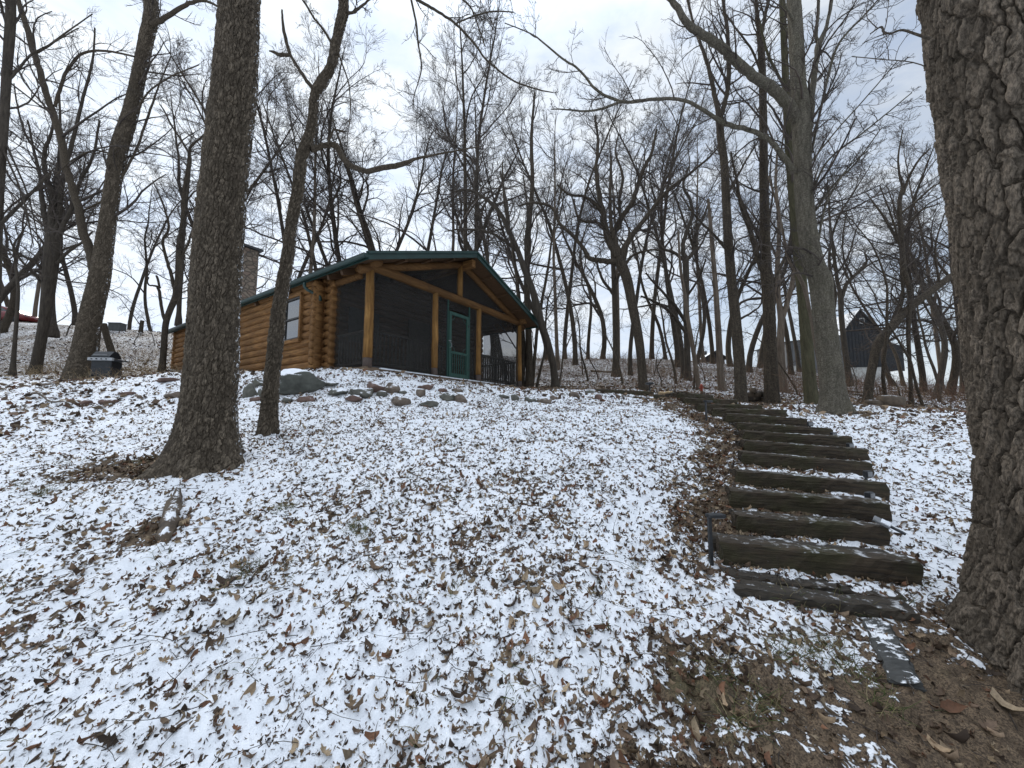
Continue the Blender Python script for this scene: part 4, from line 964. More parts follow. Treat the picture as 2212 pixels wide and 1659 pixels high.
# posts
PS = [0, 2.207, 4.22, Wd]
for i, s_ in enumerate(PS):
    mb = MB(); R_ = np.random.default_rng(20 + i); zz = np.linspace(.2, ZB - .05, 9)
    mb.tube(np.column_stack([s_ + R_.normal(0, .004, 9), R_.normal(0, .004, 9), zz]), .108 + R_.normal(0, .002, 9) + np.linspace(.006, -.006, 9), 16)
    p = mb.build('post', LOG_Z, cab, True)
    mb = MB(); mb.tube([(s_, 0, -.13), (s_, 0, .2)], .112, 16); mb.build('post_base', simple_mat('post_base_metal', (.05, .035, .028), (.09, .06, .045), 5, rough=.6), p, True)
mb = MB(); mb.tube([(-.1 + k * .7, 0, ZB + .004 * (k % 2)) for k in range(11)], .125, 18); mb.build('beam', LOG_BEAM, cab, True)
mb = MB(); mb.tube([(RS - .1, 0, ZB + .1), (RS - .1, 0, 3.62)], .1, 16); mb.build('king_post', LOG_Z, cab, True)
for sgn in (0, 1):
    mb = MB(); s0 = -.3 if sgn == 0 else Wd + .3
    mb.tube([(s0, -.0, zu(s0) - .12), ((s0 + RS) / 2, 0, zu((s0 + RS) / 2) - .12), (RS, 0, zu(RS) - .12)], .11, 16); mb.build('rake_log', LOG_BEAM, cab, True)
mb = MB(); mb.box((RS, .65, 3.62), (.16, 2.3, .24), bev=.01); mb.build('ridge_beam', LOG_Y, cab)
# side plate beams of the porch (left and right) and their log ends
for s_ in (0.0, Wd):
    mb = MB(); mb.tube([(s_, -.32, ZB + .05), (s_, .8, ZB + .05), (s_, WT, ZB + .05)], .12, 16); mb.tube([(s_, .3, ZB - .16), (s_, WT - .1, ZB - .16)], .09, 14)
    mb.build('plate_log', LOG_BEAM, cab, True)
for t_ in (.55, 1.15, 3.2, 5.2, 7.2, 9.2, 11.2):
    for sg in (-1, 1):
        s0, s1 = RS + sg * 3.8, RS + sg * 3.2
        mb = MB(); mb.bar((s0, t_, zu(s0) - .07), (s1, t_, zu(s1) - .07), .09, .13); mb.build('rafter_tail', BOARD, cab)
for sg in (-1, 1):
    for q in (.9, 1.8, 2.7):
        mb = MB(); s0 = RS + sg * q; mb.bar((s0, -.5, zu(s0) - .035), (s0, .1, zu(s0) - .035), .07, .07); mb.build('lookout', BOARD, cab)
# roof
roof = MB(); R0s, R1s, T0, T1_ = -.5, Wd + .5, -.6, 13.1
for sg, se in ((-1, R0s), (1, R1s)):
    n_ = np.array([sg * .374, 0, 1]) / math.hypot(.374, 1)
    roof.poly([(RS, T0, 3.82 + .125), (se, T0, zu(se) + .125), (se, T1_, zu(se) + .125), (RS, T1_, 3.82 + .125)] if sg < 0 else [(RS, T0, 3.945), (RS, T1_, 3.945), (se, T1_, zu(se) + .125), (se, T0, zu(se) + .125)], .05, n_)
    for k in range(34):
        t_ = T0 + .02 + k * .41
        if t_ > T1_: break
        roof.bar((RS + sg * .03, t_, 3.985), (se, t_, zu(se) + .165), .03, .035)
rf = roof.build('roof', GREEN, cab)
mb = MB()
for sg, se in ((-1, R0s), (1, R1s)):
    n_ = np.array([sg * .374, 0, 1]) / math.hypot(.374, 1); s2 = se - sg * .03; r2 = RS + sg * .004
    mb.poly([(r2, T0 + .03, 3.82 + .04), (s2, T0 + .03, zu(s2) + .04), (s2, T1_ - .03, zu(s2) + .04), (r2, T1_ - .03, 3.82 + .04)], .07, n_)
mb.build('soffit', BOARD, rf)
mb = MB()
for sg, se in ((-1, R0s - .03), (1, R1s + .03)):
    mb.bar((RS - sg * .0, T0 - .015, 3.82 + .07), (se, T0 - .015, zu(se) + .07), .035, .19); mb.bar((RS, T0 - .045, 3.82 + .135), (se, T0 - .045, zu(se) + .135), .035, .06)
mb.build('fascia', GREEN, rf)
for se, sg in ((R0s, -1), (R1s, 1)):
    mb = MB(); zz = zu(se) + .06; th = np.linspace(math.pi, 2 * math.pi, 9)
    prof = [(se + sg * .07 + .065 * math.cos(t), zz + .065 * math.sin(t)) for t in th]
    prof = [(prof[0][0], prof[0][1] + .03)] + prof + [(prof[-1][0], prof[-1][1] + .03)]
    v = []; n_ = len(prof)
    for t_ in (T0 - .03, T1_):
        for dd in (0, .006): v += [(x, t_, z - dd) for x, z in prof]
    f = []
    for i in range(n_ - 1): f += [[i, i + 1, 2 * n_ + i + 1, 2 * n_ + i], [n_ + i, 3 * n_ + i, 3 * n_ + i + 1, n_ + i + 1]]
    mb.add(v, f); mb.poly([(x, T0 - .03, z) for x, z in prof], .006, (0, 1, 0)); mb.bar((se + sg * .005, T0, zu(se) + .05), (se + sg * .005, T1_, zu(se) + .05), .02, .16)
    mb.build('gutter', GREEN, rf)
mb = MB(); mb.tube(catmull([(-.57, 1.98, 2.30), (-.57, 1.97, 2.2), (-.50, 1.93, 2.12), (-.34, 1.85, 2.04), (-.27, 1.75, 1.96), (-.27, 1.73, 1.85)], 5), .04, 12)
mb.build('downspout', GREEN, rf, True)
mb = MB(); R_ = np.random.default_rng(4)
xs = np.linspace(0, 1, 13); ts = np.linspace(.6, T1_ - .1, 60)
for sg, se in ((-1, R0s), (1, R1s)):
    S = RS + (se - sg * .06 - RS) * xs[None, :]; T = ts[:, None] + 0 * S; S = S + 0 * T
    th_ = .012 + .035 * fbm(S * 2.2, T * 2.2, s=5); th_[:, -1] = th_[:, 0] = .0; th_[0] = th_[-1] = 0
    Z = 3.82 - .374 * np.abs(S - RS) + .155 + th_
    v = np.stack([S, T, Z], -1).reshape(-1, 3); i = np.arange(59)[:, None] * 13; j = np.arange(12)[None, :]
    f = np.stack([i + j, i + 13 + j, i + 14 + j, i + 1 + j], -1).reshape(-1, 4)
    mb.add(v, f if sg > 0 else f[:, ::-1])
mb.build('snow_layer', SNOWM, rf, True)
# window in side wall
def window(parent, s_, t0, t1, z0, z1):
    w_ = MB(); x = s_ - .10
    w_.bar((x, t0 - .06, z0 - .055), (x, t1 + .06, z0 - .055), .16, .10); w_.bar((x, t0 - .05, z1 + .05), (x, t1 + .05, z1 + .05), .14, .09)
    for t_ in (t0 - .045, t1 + .045): w_.box((x, t_, (z0 + z1) / 2), (.14, .08, z1 - z0 + .0))
    o = w_.build('window', LOG_Y, parent)
    f_ = MB()
    for t_ in (t0 + .02, t1 - .02): f_.box((x - .02, t_, (z0 + z1) / 2), (.05, .04, z1 - z0 - .01))
    for z_ in (z0 + .022, z1 - .022, (z0 + z1) / 2): f_.box((x - .022, (t0 + t1) / 2, z_), (.05, t1 - t0 - .09, .04))
    f_.build('frame', WIN_FR, o)
    p = MB(); p.box((x + .0, (t0 + t1) / 2, (z0 + z1) / 2), (.01, t1 - t0 - .07, z1 - z0 - .04)); p.build('pane', GLASS, o)
    c_ = MB(); c_.box((x + .035, (t0 + t1) / 2, (z0 + z1) / 2), (.01, t1 - t0 - .05, z1 - z0 - .03)); c_.build('blind', WIN_FR, o)
window(cab, -.25, 2.5, 3.36, .92, 2.10); window(cab, -.25, 7.0 + WT + .09, 7.9 + WT - .09, .92, 2.10)
# screens
def panel(pts, nrm, name='screen'):
    m_ = MB(); m_.add(pts, [[0, 1, 2, 3]] if len(pts) == 4 else [[0, 1, 2]]); return m_.build(name, SCREEN, cab)
zt = ZB - .1
panel([(0.0, .09, -.02), (0.0, 1.42, -.02), (0.0, 1.42, zt), (0.0, .09, zt)], 0)
panel([(Wd, .09, -.02), (Wd, WT - .1, -.02), (Wd, WT - .1, zt), (Wd, .09, zt)], 0)
D0_, D1_ = 2.786, 3.713
for a_, b_ in ((.1, PS[1] - .1), (PS[1] + .1, D0_ - .03), (D1_ + .03, PS[2] - .1), (PS[2] + .1, Wd - .1)):
    panel([(a_, .0, -.02), (b_, .0, -.02), (b_, .0, zt), (a_, .0, zt)], 0)
panel([(D0_, 0, 2.1), (D1_, 0, 2.1), (D1_, 0, zt), (D0_, 0, zt)], 0)
panel([(.45, 0, ZB + .11), (RS - .2, 0, ZB + .11), (RS - .2, 0, zu(RS) - .26), (.46, 0, ZB + .13)], 0)
panel([(RS, 0, ZB + .11), (Wd - .45, 0, ZB + .11), (Wd - .46, 0, ZB + .13), (RS, 0, zu(RS) - .24)], 0)
# screen battens
mb = MB()
for s_ in (D0_ - .035, D1_ + .035): mb.box((s_, -.012, zt / 2), (.035, .035, zt))
mb.build('door_jamb', GREEN_DOOR, cab)
mb = MB()
for a_, b_ in ((.1, PS[1] - .1), (PS[1] + .1, D0_ - .06), (D1_ + .06, PS[2] - .1), (PS[2] + .1, Wd - .1)):
    mb.box(((a_ + b_) / 2, .0, zt - .012), (b_ - a_, .02, .02)); mb.box(((a_ + b_) / 2, .0, .01), (b_ - a_, .03, .03))
    mb.box((a_ + .01, 0, zt / 2), (.018, .02, zt - .06)); mb.box((b_ - .01, 0, zt / 2), (.018, .02, zt - .06))
mb.build('screen_frame', METAL_DK, cab)
# railing behind the screens
def rail(p0, p1, n):
    m_ = MB(); p0 = np.array(p0, float); p1 = np.array(p1, float)
    m_.bar(p0 + [0, 0, .92], p1 + [0, 0, .92], .07, .05); m_.bar(p0 + [0, 0, .12], p1 + [0, 0, .12], .05, .05)
    for k in range(n):
        q = p0 + (p1 - p0) * (k + .5) / n; m_.bar(q + [0, 0, .12], q + [0, 0, .9], .032, .032)
    m_.build('railing', RAILM, cab)
rail((.09, .12, 0), (.09, 1.4, 0), 10); rail((Wd - .09, .12, 0), (Wd - .09, WT - .1, 0), 13)
rail((.12, .1, 0), (PS[1] - .1, .1, 0), 16); rail((PS[2] + .1, .1, 0), (Wd - .12, .1, 0), 18); rail((PS[1] + .1, .1, 0), (D0_ - .08, .1, 0), 3); rail((D1_ + .08, .1, 0), (PS[2] - .1, .1, 0), 3)
# screen door
door = MB(); y_ = -.02; a_, b_ = D0_ + .01, D1_ - .01
for s_ in (a_ + .05, b_ - .05): door.box((s_, y_, 1.02), (.1, .035, 2.04))
for z_, h_ in ((.07, .13), (.78, .07), (1.99, .1)): door.box(((a_ + b_) / 2, y_, z_), (b_ - a_ - .2, .034, h_))
for k in range(7): door.box((a_ + .1 + (b_ - a_ - .2) * (k + .5) / 7, y_ + .004, .44), (.025, .022, .61))
for sx, x_ in ((1, a_ + .1), (-1, b_ - .1)):
    for sz, z_ in ((1, .82), (-1, 1.94)):
        door.tube([(x_ + sx * .16 * math.sin(t), y_, z_ + sz * .16 * math.cos(t) - sz * .0) for t in np.linspace(0, math.pi / 2, 6)], .008, 6) 
do = door.build('screen_door', GREEN_DOOR, cab)
m_ = MB(); m_.add([(a_ + .1, y_ + .008, .13), (b_ - .1, y_ + .008, .13), (b_ - .1, y_ + .008, 1.94), (a_ + .1, y_ + .008, 1.94)], [[0, 1, 2, 3]]); m_.build('door_screen', SCREEN, do)
m_ = MB(); m_.tube(catmull([(a_ + .03, y_ - .02, 1.06), (a_ + .05, y_ - .07, 1.03), (a_ + .05, y_ - .07, .93), (a_ + .03, y_ - .02, .9)], 4), .009, 8); m_.box((a_ + .02, y_ - .03, 1.11), (.09, .03, .03)); m_.build('handle', METAL_GR, do)
m_ = MB(); m_.box((b_ - .02, y_ - .025, 1.72), (.03, .03, .09)); m_.box((b_ - .02, y_ - .025, .3), (.03, .03, .05)); m_.build('hinge', METAL_DK, do)
# inner door and furniture hints are real: a bench-height chair inside the porch
m_ = MB(); m_.box((3.3, WT - .03, 1.03), (.95, .05, 2.06)); m_.build('inner_door', RAILM, cab)
m_ = MB(); m_.box((1.15, WT - .03, 1.45), (1.0, .05, 1.0)); m_.build('inner_window', WIN_FR, cab)
# chimney
cx_, cy_ = 1.25, 10.7
m_ = MB(); R_ = np.random.default_rng(11)
nz = 26; nn = 28
def sq(a):
    c_, s2 = math.cos(a), math.sin(a); k = 1 / max(abs(c_), abs(s2)); return c_ * min(k, 1.32), s2 * min(k, 1.32)
v = []
for i in range(nz):
    z_ = 2.0 + (6.05 - 2.0) * i / (nz - 1); w_ = .50 if z_ > 3.6 else .56
    for j in range(nn):
        a = j / nn * 2 * math.pi; x_, y2 = sq(a); q = 1 + .05 * (vnoise(np.array([j * 1.3]), np.array([z_ * 3.5]), s=3)[0] - .5)
        v.append((cx_ + x_ * w_ * q * .78, cy_ + y2 * w_ * q, z_))
i = np.arange(nz - 1)[:, None] * nn; j = np.arange(nn)[None, :]; k = (j + 1) % nn
m_.add(v, np.stack([i + j, i + k, i + nn + k, i + nn + j], -1).reshape(-1, 4)); ch = m_.build('chimney', STONE, cab, True)
m_ = MB(); m_.box((cx_, cy_, 6.12), (.98, 1.2, .10), bev=.01); m_.box((cx_, cy_, 6.01), (.7, .92, .12)); m_.build('cap', METAL_DK, ch)

# ------------------------------------------------------------------ timber steps
def timber(mb, a, c, w, h, R_):
    """weathered tie whose top front edge runs a -> c; extends w back and h down"""
    a = np.asarray(a, float); c = np.asarray(c, float); u = c - a; Lg = np.linalg.norm(u); u = u / Lg
    bk = np.cross([0, 0, 1.0], u); bk /= np.linalg.norm(bk)
    if bk[1] < 0: bk = -bk
    up = np.array([0, 0, 1.0]); n = 26
    prof = [(.012, 0), (w * .33, .004), (w * .66, .003), (w - .012, 0), (w, -.014), (w, -h * .5), (w, -h), (w * .5, -h), (0, -h), (-.003, -h * .66), (-.004, -h * .33), (0, -.014)]
    m = len(prof); v = []; ph = R_.random() * 6
    for i in range(n):
        t = i / (n - 1); e = 1.0
        for j, (x, z) in enumerate(prof):
            jx = R_.normal(0, .004) + .004 * math.sin(j * 2 + i * .35 + ph); jz = R_.normal(0, .004) + .004 * math.sin(i * .3 + j + ph)
            sh = (R_.random() - .5) * .03 if i in (0, n - 1) else 0
            v.append(a + u * (Lg * t + sh) + bk * (x + jx) + up * (z + jz))
    i = np.arange(n - 1)[:, None] * m; j = np.arange(m)[None, :]; k = (j + 1) % m
    f = np.stack([i + j, i + k, i + m + k, i + m + j], -1).reshape(-1, 4)
    ce = len(v); v += [np.mean(v[:m], 0), np.mean(v[-m:], 0)]
    jj = np.arange(m); kk = (jj + 1) % m
    t3 = np.concatenate([np.stack([jj * 0 + ce, kk, jj], -1), np.stack([jj * 0 + ce + 1, (n - 1) * m + jj, (n - 1) * m + kk], -1)])
    b0 = mb.n; mb.add(v, f); mb.f3.append(t3 + b0)

def tie_object(name, a, c, w, h, mat, parent, origin, R_):
    # mesh stored with its local x along the tie so the wood grain follows it
    u = (c - a)[:2]; ang = math.atan2(u[1], u[0])
    mb = MB(); timber(mb, a, c, w, h, R_); o = mb.build(name, mat, parent, False)
    M = Matrix.Rotation(-ang, 4, 'Z') @ Matrix.Translation(-Vector(tuple(origin)))
    o.data.transform(M); o.matrix_local = Matrix.Rotation(ang, 4, 'Z')
    for p in o.data.polygons: p.use_smooth = False
    return o
SL = ['bottom', 'second', 'third', 'fourth', 'fifth', 'sixth', 'seventh', 'eighth', 'ninth', 'tenth', 'eleventh', 'twelfth', 'topmost']
for i, (a, c) in enumerate(STW):
    R_ = np.random.default_rng(300 + i); u = (c - a) / np.linalg.norm(c - a)
    o = empty('timber_step', a)
    lab = f"{SL[i]} timber step" + (" counted up from the bottom" if 0 < i < 12 else "")
    lab += {0: ', widest mossy beam with a long crack', 12: ' of the stair, by the woods'}.get(i, ' of the stair')
    tag(o, lab, 'step', 'timber steps climbing the slope')
    hh = [.19, .20, .165, .18, .165, .15, .15, .15, .15, .15, .15, .15, .15][i]
    tie_object('front_beam', a, c, .17, hh, TIE, o, a, R_)
    bk = np.cross([0, 0, 1.0], u); bk /= np.linalg.norm(bk); bk = bk if bk[1] > 0 else -bk
    q = bk * .19 - np.array([0, 0, .022])
    tie_object('rear_beam', a + q + u * (R_.random() - .3) * .12, c + q + u * (R_.random() - .7) * .1, .16, .13, TIE_FLAT, o, a, R_)
# flat landing timbers in front of the first step
a0, c0 = STW[0]; u = (c0 - a0) / np.linalg.norm(c0 - a0); bk = np.cross([0, 0, 1.0], u); bk /= np.linalg.norm(bk)
for i, (off, lab) in enumerate(((.19, 'flat weathered landing timber right under the bottom step'), (.375, 'front landing timber at the foot of the stair, edge in the grass'))):
    q = -bk * off - np.array([0, 0, .178 + .014 * i]); R_ = np.random.default_rng(340 + i)
    o = empty('landing_timber', a0 + q); tag(o, lab, 'timber', 'landing timbers')
    tie_object('beam', a0 + q + u * (-.03 + .03 * i), c0 + q - u * (.20 + .04 * i), .18, .12, TIE_FLAT, o, a0 + q, R_)
# retaining beams
RET = [((1285, 840), (1345, 843), 10.9, 10.2, .17, 'dark retaining beam nearest the porch, tapering into the snow'),
       ((1336, 842), (1412, 846), 10.2, 9.9, .15, 'upper dark retaining beam ending beside the path lamp'),
       ((1328, 855), (1370, 858), 10.0, 9.6, .16, 'lower left retaining beam half buried in snow'),
       ((1368, 856), (1413, 861), 9.6, 9.35, .14, 'lower middle retaining beam with chipped ends'),
       ((1412, 852), (1447, 854), 9.3, 8.9, .16, 'stacked beam end between retaining beam and top step'),
       ((1447, 848), (1469, 846.5), 8.9, 8.45, .15, 'short beam end forming the corner of the top step'),
       ((1440, 862), (1480, 866), 8.7, 8.1, .15, 'low side beam under the corner of the top steps'),
       ((1484, 877), (1512, 884), 7.9, 7.5, .13, 'low side beam supporting the eleventh step')]
for i, (l, r, dl, dr, h, lab) in enumerate(RET):
    a, c = W(*l, dl), W(*r, dr); R_ = np.random.default_rng(360 + i)
    o = empty('retaining_beam', a); tag(o, lab, 'beam', 'dark retaining beams beside the stair')
    tie_object('beam', a, c, .17, h + .05, TIE, o, a, R_)

# ------------------------------------------------------------------ path lights
def path_light(px, py, d, h, ang, label, wide=.13, flat=False, tilt=0.0):
    p = W(px, py, d); p[2] = gz(p[0], p[1]) if not flat else p[2]
    o = empty('path_light', p, ang); tag(o, label, 'lamp', 'black path lights along the stair')
    m_ = MB(); m_.box((0, 0, h / 2 - .08), (.024, .024, h + .16)); m_.build('post', METAL_DK, o)
    m_ = MB(); m_.box((wide / 2 - .012, 0, h - .012), (wide, .07, .026), bev=.004); hd = m_.build('head', METAL_DK, o)
    m_ = MB(); m_.box((wide / 2 + .01, 0, h - .028), (wide * .6, .05, .006)); m_.build('lens', METAL_GR, hd)
    return o
path_light(1534, 1160, 3.05, .36, .10, 'tall black path light with flat head left of the third step', .13)
path_light(1526, 906, 6.6, .36, .5, 'black path light with snow on its head, left of the upper steps', .17)
for i, (px, py, d, lab) in enumerate(((1750, 916, 6.2, 'small dark step light at the right end of the ninth step'), (1801, 939, 5.75, 'small dark step light at the right end of the eighth step'),
      (1836, 963, 5.25, 'small dark step light at the right end of the seventh step'), (1874, 1024, 4.25, 'small dark step light on the right end of the fifth step'), (1878, 1071, 3.72, 'tilted dark step light on the right of the fourth step'))):
    p = W(px, py, d); o = empty('step_light', p, -.3 + .15 * i); tag(o, lab, 'light', 'small step lights')
    m_ = MB(); m_.box((0, 0, .0), (.075, .05, .075), bev=.008); b_ = m_.build('housing', METAL_DK, o)
    m_ = MB(); m_.box((0, -.028, .0), (.055, .006, .05)); m_.build('lens', METAL_GR, b_)
    m_ = MB(); m_.box((0, .02, -.08), (.02, .02, .12)); m_.build('stake', METAL_DK, o)
p = W(1905, 1128, 3.22); o = empty('fallen_light', p, -.7); o.rotation_euler = (.5, .5, -.7); tag(o, 'fallen glassy step light dusted with snow, right of the second step', 'light', 'small step lights')
m_ = MB(); m_.box((0, 0, 0), (.11, .06, .02), bev=.004); b_ = m_.build('housing', METAL_GR, o); m_ = MB(); m_.box((.02, 0, .014), (.06, .045, .008)); m_.build('snow_dust', SNOWM, b_); m_ = MB(); m_.box((.10, 0, 0), (.10, .016, .016)); m_.build('stake', METAL_DK, o)
p = W(1404, 846, 11.3); o = empty('mushroom_light', p); tag(o, 'mushroom-capped garden light behind the retaining beams', 'lamp')
m_ = MB(); m_.tube([(0, 0, -.3), (0, 0, .25)], .02, 8); m_.build('post', METAL_DK, o, True); m_ = MB(); m_.tube([(0, 0, .2), (0, 0, .235), (0, 0, .27), (0, 0, .285)], [.05, .13, .10, .02], 14); m_.build('cap', METAL_DK, o, True)
# orange marker
p, _ = G(1516, 853); p = W(1516, 853, 13.6); p[2] = gz(p[0], p[1]); o = empty('marker_post', p); tag(o, 'small orange hydrant-like marker at the foot of the wooded slope', 'marker')
m_ = MB(); m_.tube([(0, 0, -.05), (0, 0, .22), (0, 0, .25), (0, 0, .28), (0, 0, .31)], [.045, .042, .055, .04, .012], 12); m_.build('body', ORANGE, o, True)
m_ = MB(); m_.tube([(-.08, 0, .17), (.08, 0, .17)], .025, 8); m_.build('nozzle', ORANGE, o, True)

# ------------------------------------------------------------------ rocks
def rock_mesh(seed, sx, sy, sz, sub=3):
    import bmesh
    bm = bmesh.new(); bmesh.ops.create_icosphere(bm, subdivisions=sub, radius=1)
    co = np.array([v.co[:] for v in bm.verts]); f = np.array([[v.index for v in q.verts] for q in bm.faces]); bm.free()
    R_ = np.random.default_rng(seed)
    for _ in range(14):
        n_ = norm(R_.normal(0, 1, 3)); d = .62 + .25 * R_.random(); q = co @ n_; over = q > d
        co[over] -= np.outer((q[over] - d) * .85, n_)
    q = fbm(co[:, 0] * 1.7 + seed, co[:, 1] * 1.7, co[:, 2] * 1.7, s=seed) - .5
    q2 = fbm(co[:, 0] * 6 + seed, co[:, 1] * 6, co[:, 2] * 6, s=seed + 2) - .5
    co = co * (1 + .40 * q + .14 * q2)[:, None] * np.array([sx, sy, sz])
    return co, f
ROCKS = [(536, 858, 30, 38, 0, 'dark grey rock at the left end of the stone row, right of the big trunk'), (554, 836, 32, 22, 0, 'flat-topped grey rock behind the left end of the stone row'), (562, 857, 18, 25, 0, 'upright grey rock wedged left of the crooked trunk'),
 (548, 868, 24, 17, 2, 'small brown rock low between the big trunk and crooked trunk'), (618, 870, 22, 17, 0, 'grey stone under the left side of the big boulder'), (656, 869, 34, 19, 2, 'reddish stone under the right side of the big boulder'),
 (712, 834, 33, 9, 0, 'thin dark slab just right of the big boulder'), (727, 853, 42, 14, 0, 'dark low slab with snow below the thin slab'), (776, 858, 54, 27, 0, 'wide grey-green rock in front of the left porch screen'),
 (805, 846, 42, 30, 2, 'red brown rounded rock nearest the front porch post'), (842, 848, 36, 26, 1, 'snow-patched round rock right of the red brown rock'), (762, 867, 38, 17, 2, 'low reddish rock below the wide grey-green rock'),
 (822, 855, 26, 12, 0, 'small grey rock between the red brown and snow-patched rocks'), (862, 874, 40, 21, 1, 'brown grey rock lying lowest on the slope left of centre'), (923, 877, 48, 15, 0, 'long flat grey rock low on the slope'),
 (965, 866, 32, 22, 0, 'blocky dark rock below the screen door'), (995, 869, 30, 24, 1, 'pointed brown rock right of the blocky dark rock'), (918, 841, 36, 16, 2, 'pinkish rock nearest the second porch post'), (908, 854, 22, 20, 1, 'small tan rock leaning under the pinkish rock'),
 (955, 846, 25, 12, 2, 'low reddish rock in front of the screen door'), (987, 846, 24, 10, 1, 'pale tan rock in front of the third porch post'), (868, 851, 17, 11, 0, 'tiny grey rock right of the snow-patched rock'),
 (1112, 862, 20, 14, 0, 'small dark rock below the right porch corner'), (1145, 868, 26, 16, 0, 'slanted dark rock right of the small dark rock'), (1176, 870, 33, 18, 1, 'tan boulder in the middle of the right rock group'), (1196, 863, 20, 13, 1, 'small tan rock touching the tan boulder'),
 (1240, 857, 25, 17, 1, 'rounded brown rock alone between rock group and retaining beam'), (1275, 850, 23, 12, 0, 'pale grey snowy rock next to the retaining beam'), (1294, 863, 17, 16, 2, 'reddish rock in front of the retaining beam'), (1088, 858, 26, 11, 0, 'flat dark rock below the last porch bay'),
 (93, 834, 27, 11, 1, 'low brown rock near the left edge at the lawn crest'), (180, 873, 27, 13, 2, 'reddish rock left of two in the lawn below the grill'), (228, 871, 34, 13, 2, 'wider reddish rock right of two in the lawn below the grill'),
 (369, 859, 40, 19, 1, 'brown rock touching the left side of the big trunk'), (267, 853, 34, 10, 2, 'thin reddish rock between grill and big trunk'), (350, 826, 48, 10, 2, 'long low reddish rock at the lawn crest near the cabin rear')]
mats = [ROCK_G, ROCK_B, ROCK_R]
for i, (px, py, w_, h_, mi, lab) in enumerate(ROCKS):
    p, d = G(px, py); k = d / F / math.cos(math.atan(abs(px - CX) / F)) ** 0
    sx = w_ * k / 2 * 1.1; sz = h_ * k * .66; co, f = rock_mesh(500 + i, sx, sx * (.7 + .3 * rng.random()), sz, 4 if w_ > 28 else 3)
    o = mesh_np('rock', co, f, mats[mi]); o.location = (p[0], p[1] + sx * .4, gz(p[0], p[1] + sx * .4) + sz * .12); o.rotation_euler = (rng.normal(0, .08), rng.normal(0, .08), rng.random() * .6 - .3)
    tag(o, lab, 'rock', 'rocks along the lawn crest')
p, d = G(645, 858); co, f = rock_mesh(779, .56, .36, .31, 5)
co[:, 2] = np.where(co[:, 2] > 0, co[:, 2] * .85, co[:, 2])
m_snowcap = snowy('boulder_grey', (.055, .057, .048), (.13, .135, .115), 4, .22, .42, .02, .6)
o = mesh_np('boulder', co, f, m_snowcap); o.location = (p[0] - .22, p[1] + .3, gz(p[0], p[1] + .3) + .17); tag(o, 'big smooth grey boulder capped with snow behind the crooked tree', 'boulder')

# ------------------------------------------------------------------ grill
p = W(229, 808, 12.2); p[2] = gz(p[0], p[1]); GR = .72 / .82
o = empty('grill', p, .12); o.scale = (.80, .80, .80); tag(o, 'black gas grill with silver front panel beside the massive leaning trunk', 'grill')
m_ = MB(); m_.box((0, 0, .38), (.72, .5, .62), bev=.02); m_.build('cabinet', BLACKP, o)
m_ = MB(); th = np.linspace(0, math.pi * .55, 9)
pr = [(.27 - .54 * 0, .80)] ; prof = [(.27, .80)] + [(.27 - .27 * (1 - math.cos(t)) - .05, .80 + .27 * math.sin(t)) for t in th] + [(-.27, .86), (-.27, .80)]
v = []; 
for x in (-.36, .30): v += [(x, y, z) for y, z in prof]
n_ = len(prof); f = [[i, (i + 1) % n_, n_ + (i + 1) % n_, n_ + i] for i in range(n_)]
m_.add(v, f); m_.poly([(-.36, y, z) for y, z in prof], .004, (1, 0, 0)); m_.poly([(.30, y, z) for y, z in prof], .004, (1, 0, 0)); lid = m_.build('lid', BLACKP, o, False)
m_ = MB(); m_.tube([(-.26, -.30, .90), (.22, -.30, .90)], .014, 8); m_.build('handle', METAL_GR, lid, True)
m_ = MB(); m_.box((.02, -.30, .73), (.86, .12, .11), bev=.01); pn = m_.build('control_panel', simple_mat('silver_panel', (.30, .31, .32), (.42, .43, .44), 10, rough=.4, bd=0), o)
for k in range(4): m_ = MB(); m_.tube([(-.25 + .17 * k, -.36, .73), (-.25 + .17 * k, -.39, .73)], .022, 10); m_.build('knob', BLACKP, pn, True)
m_ = MB(); m_.box((.52, -.02, .70), (.30, .46, .03), bev=.006); m_.build('side_shelf', BLACKP, o)
for x in (-.3, .3):
    m_ = MB(); m_.tube([(x - .02, -.24, .06), (x + .02, -.24, .06)], .07, 14); m_.build('wheel', METAL_DK, o, True)

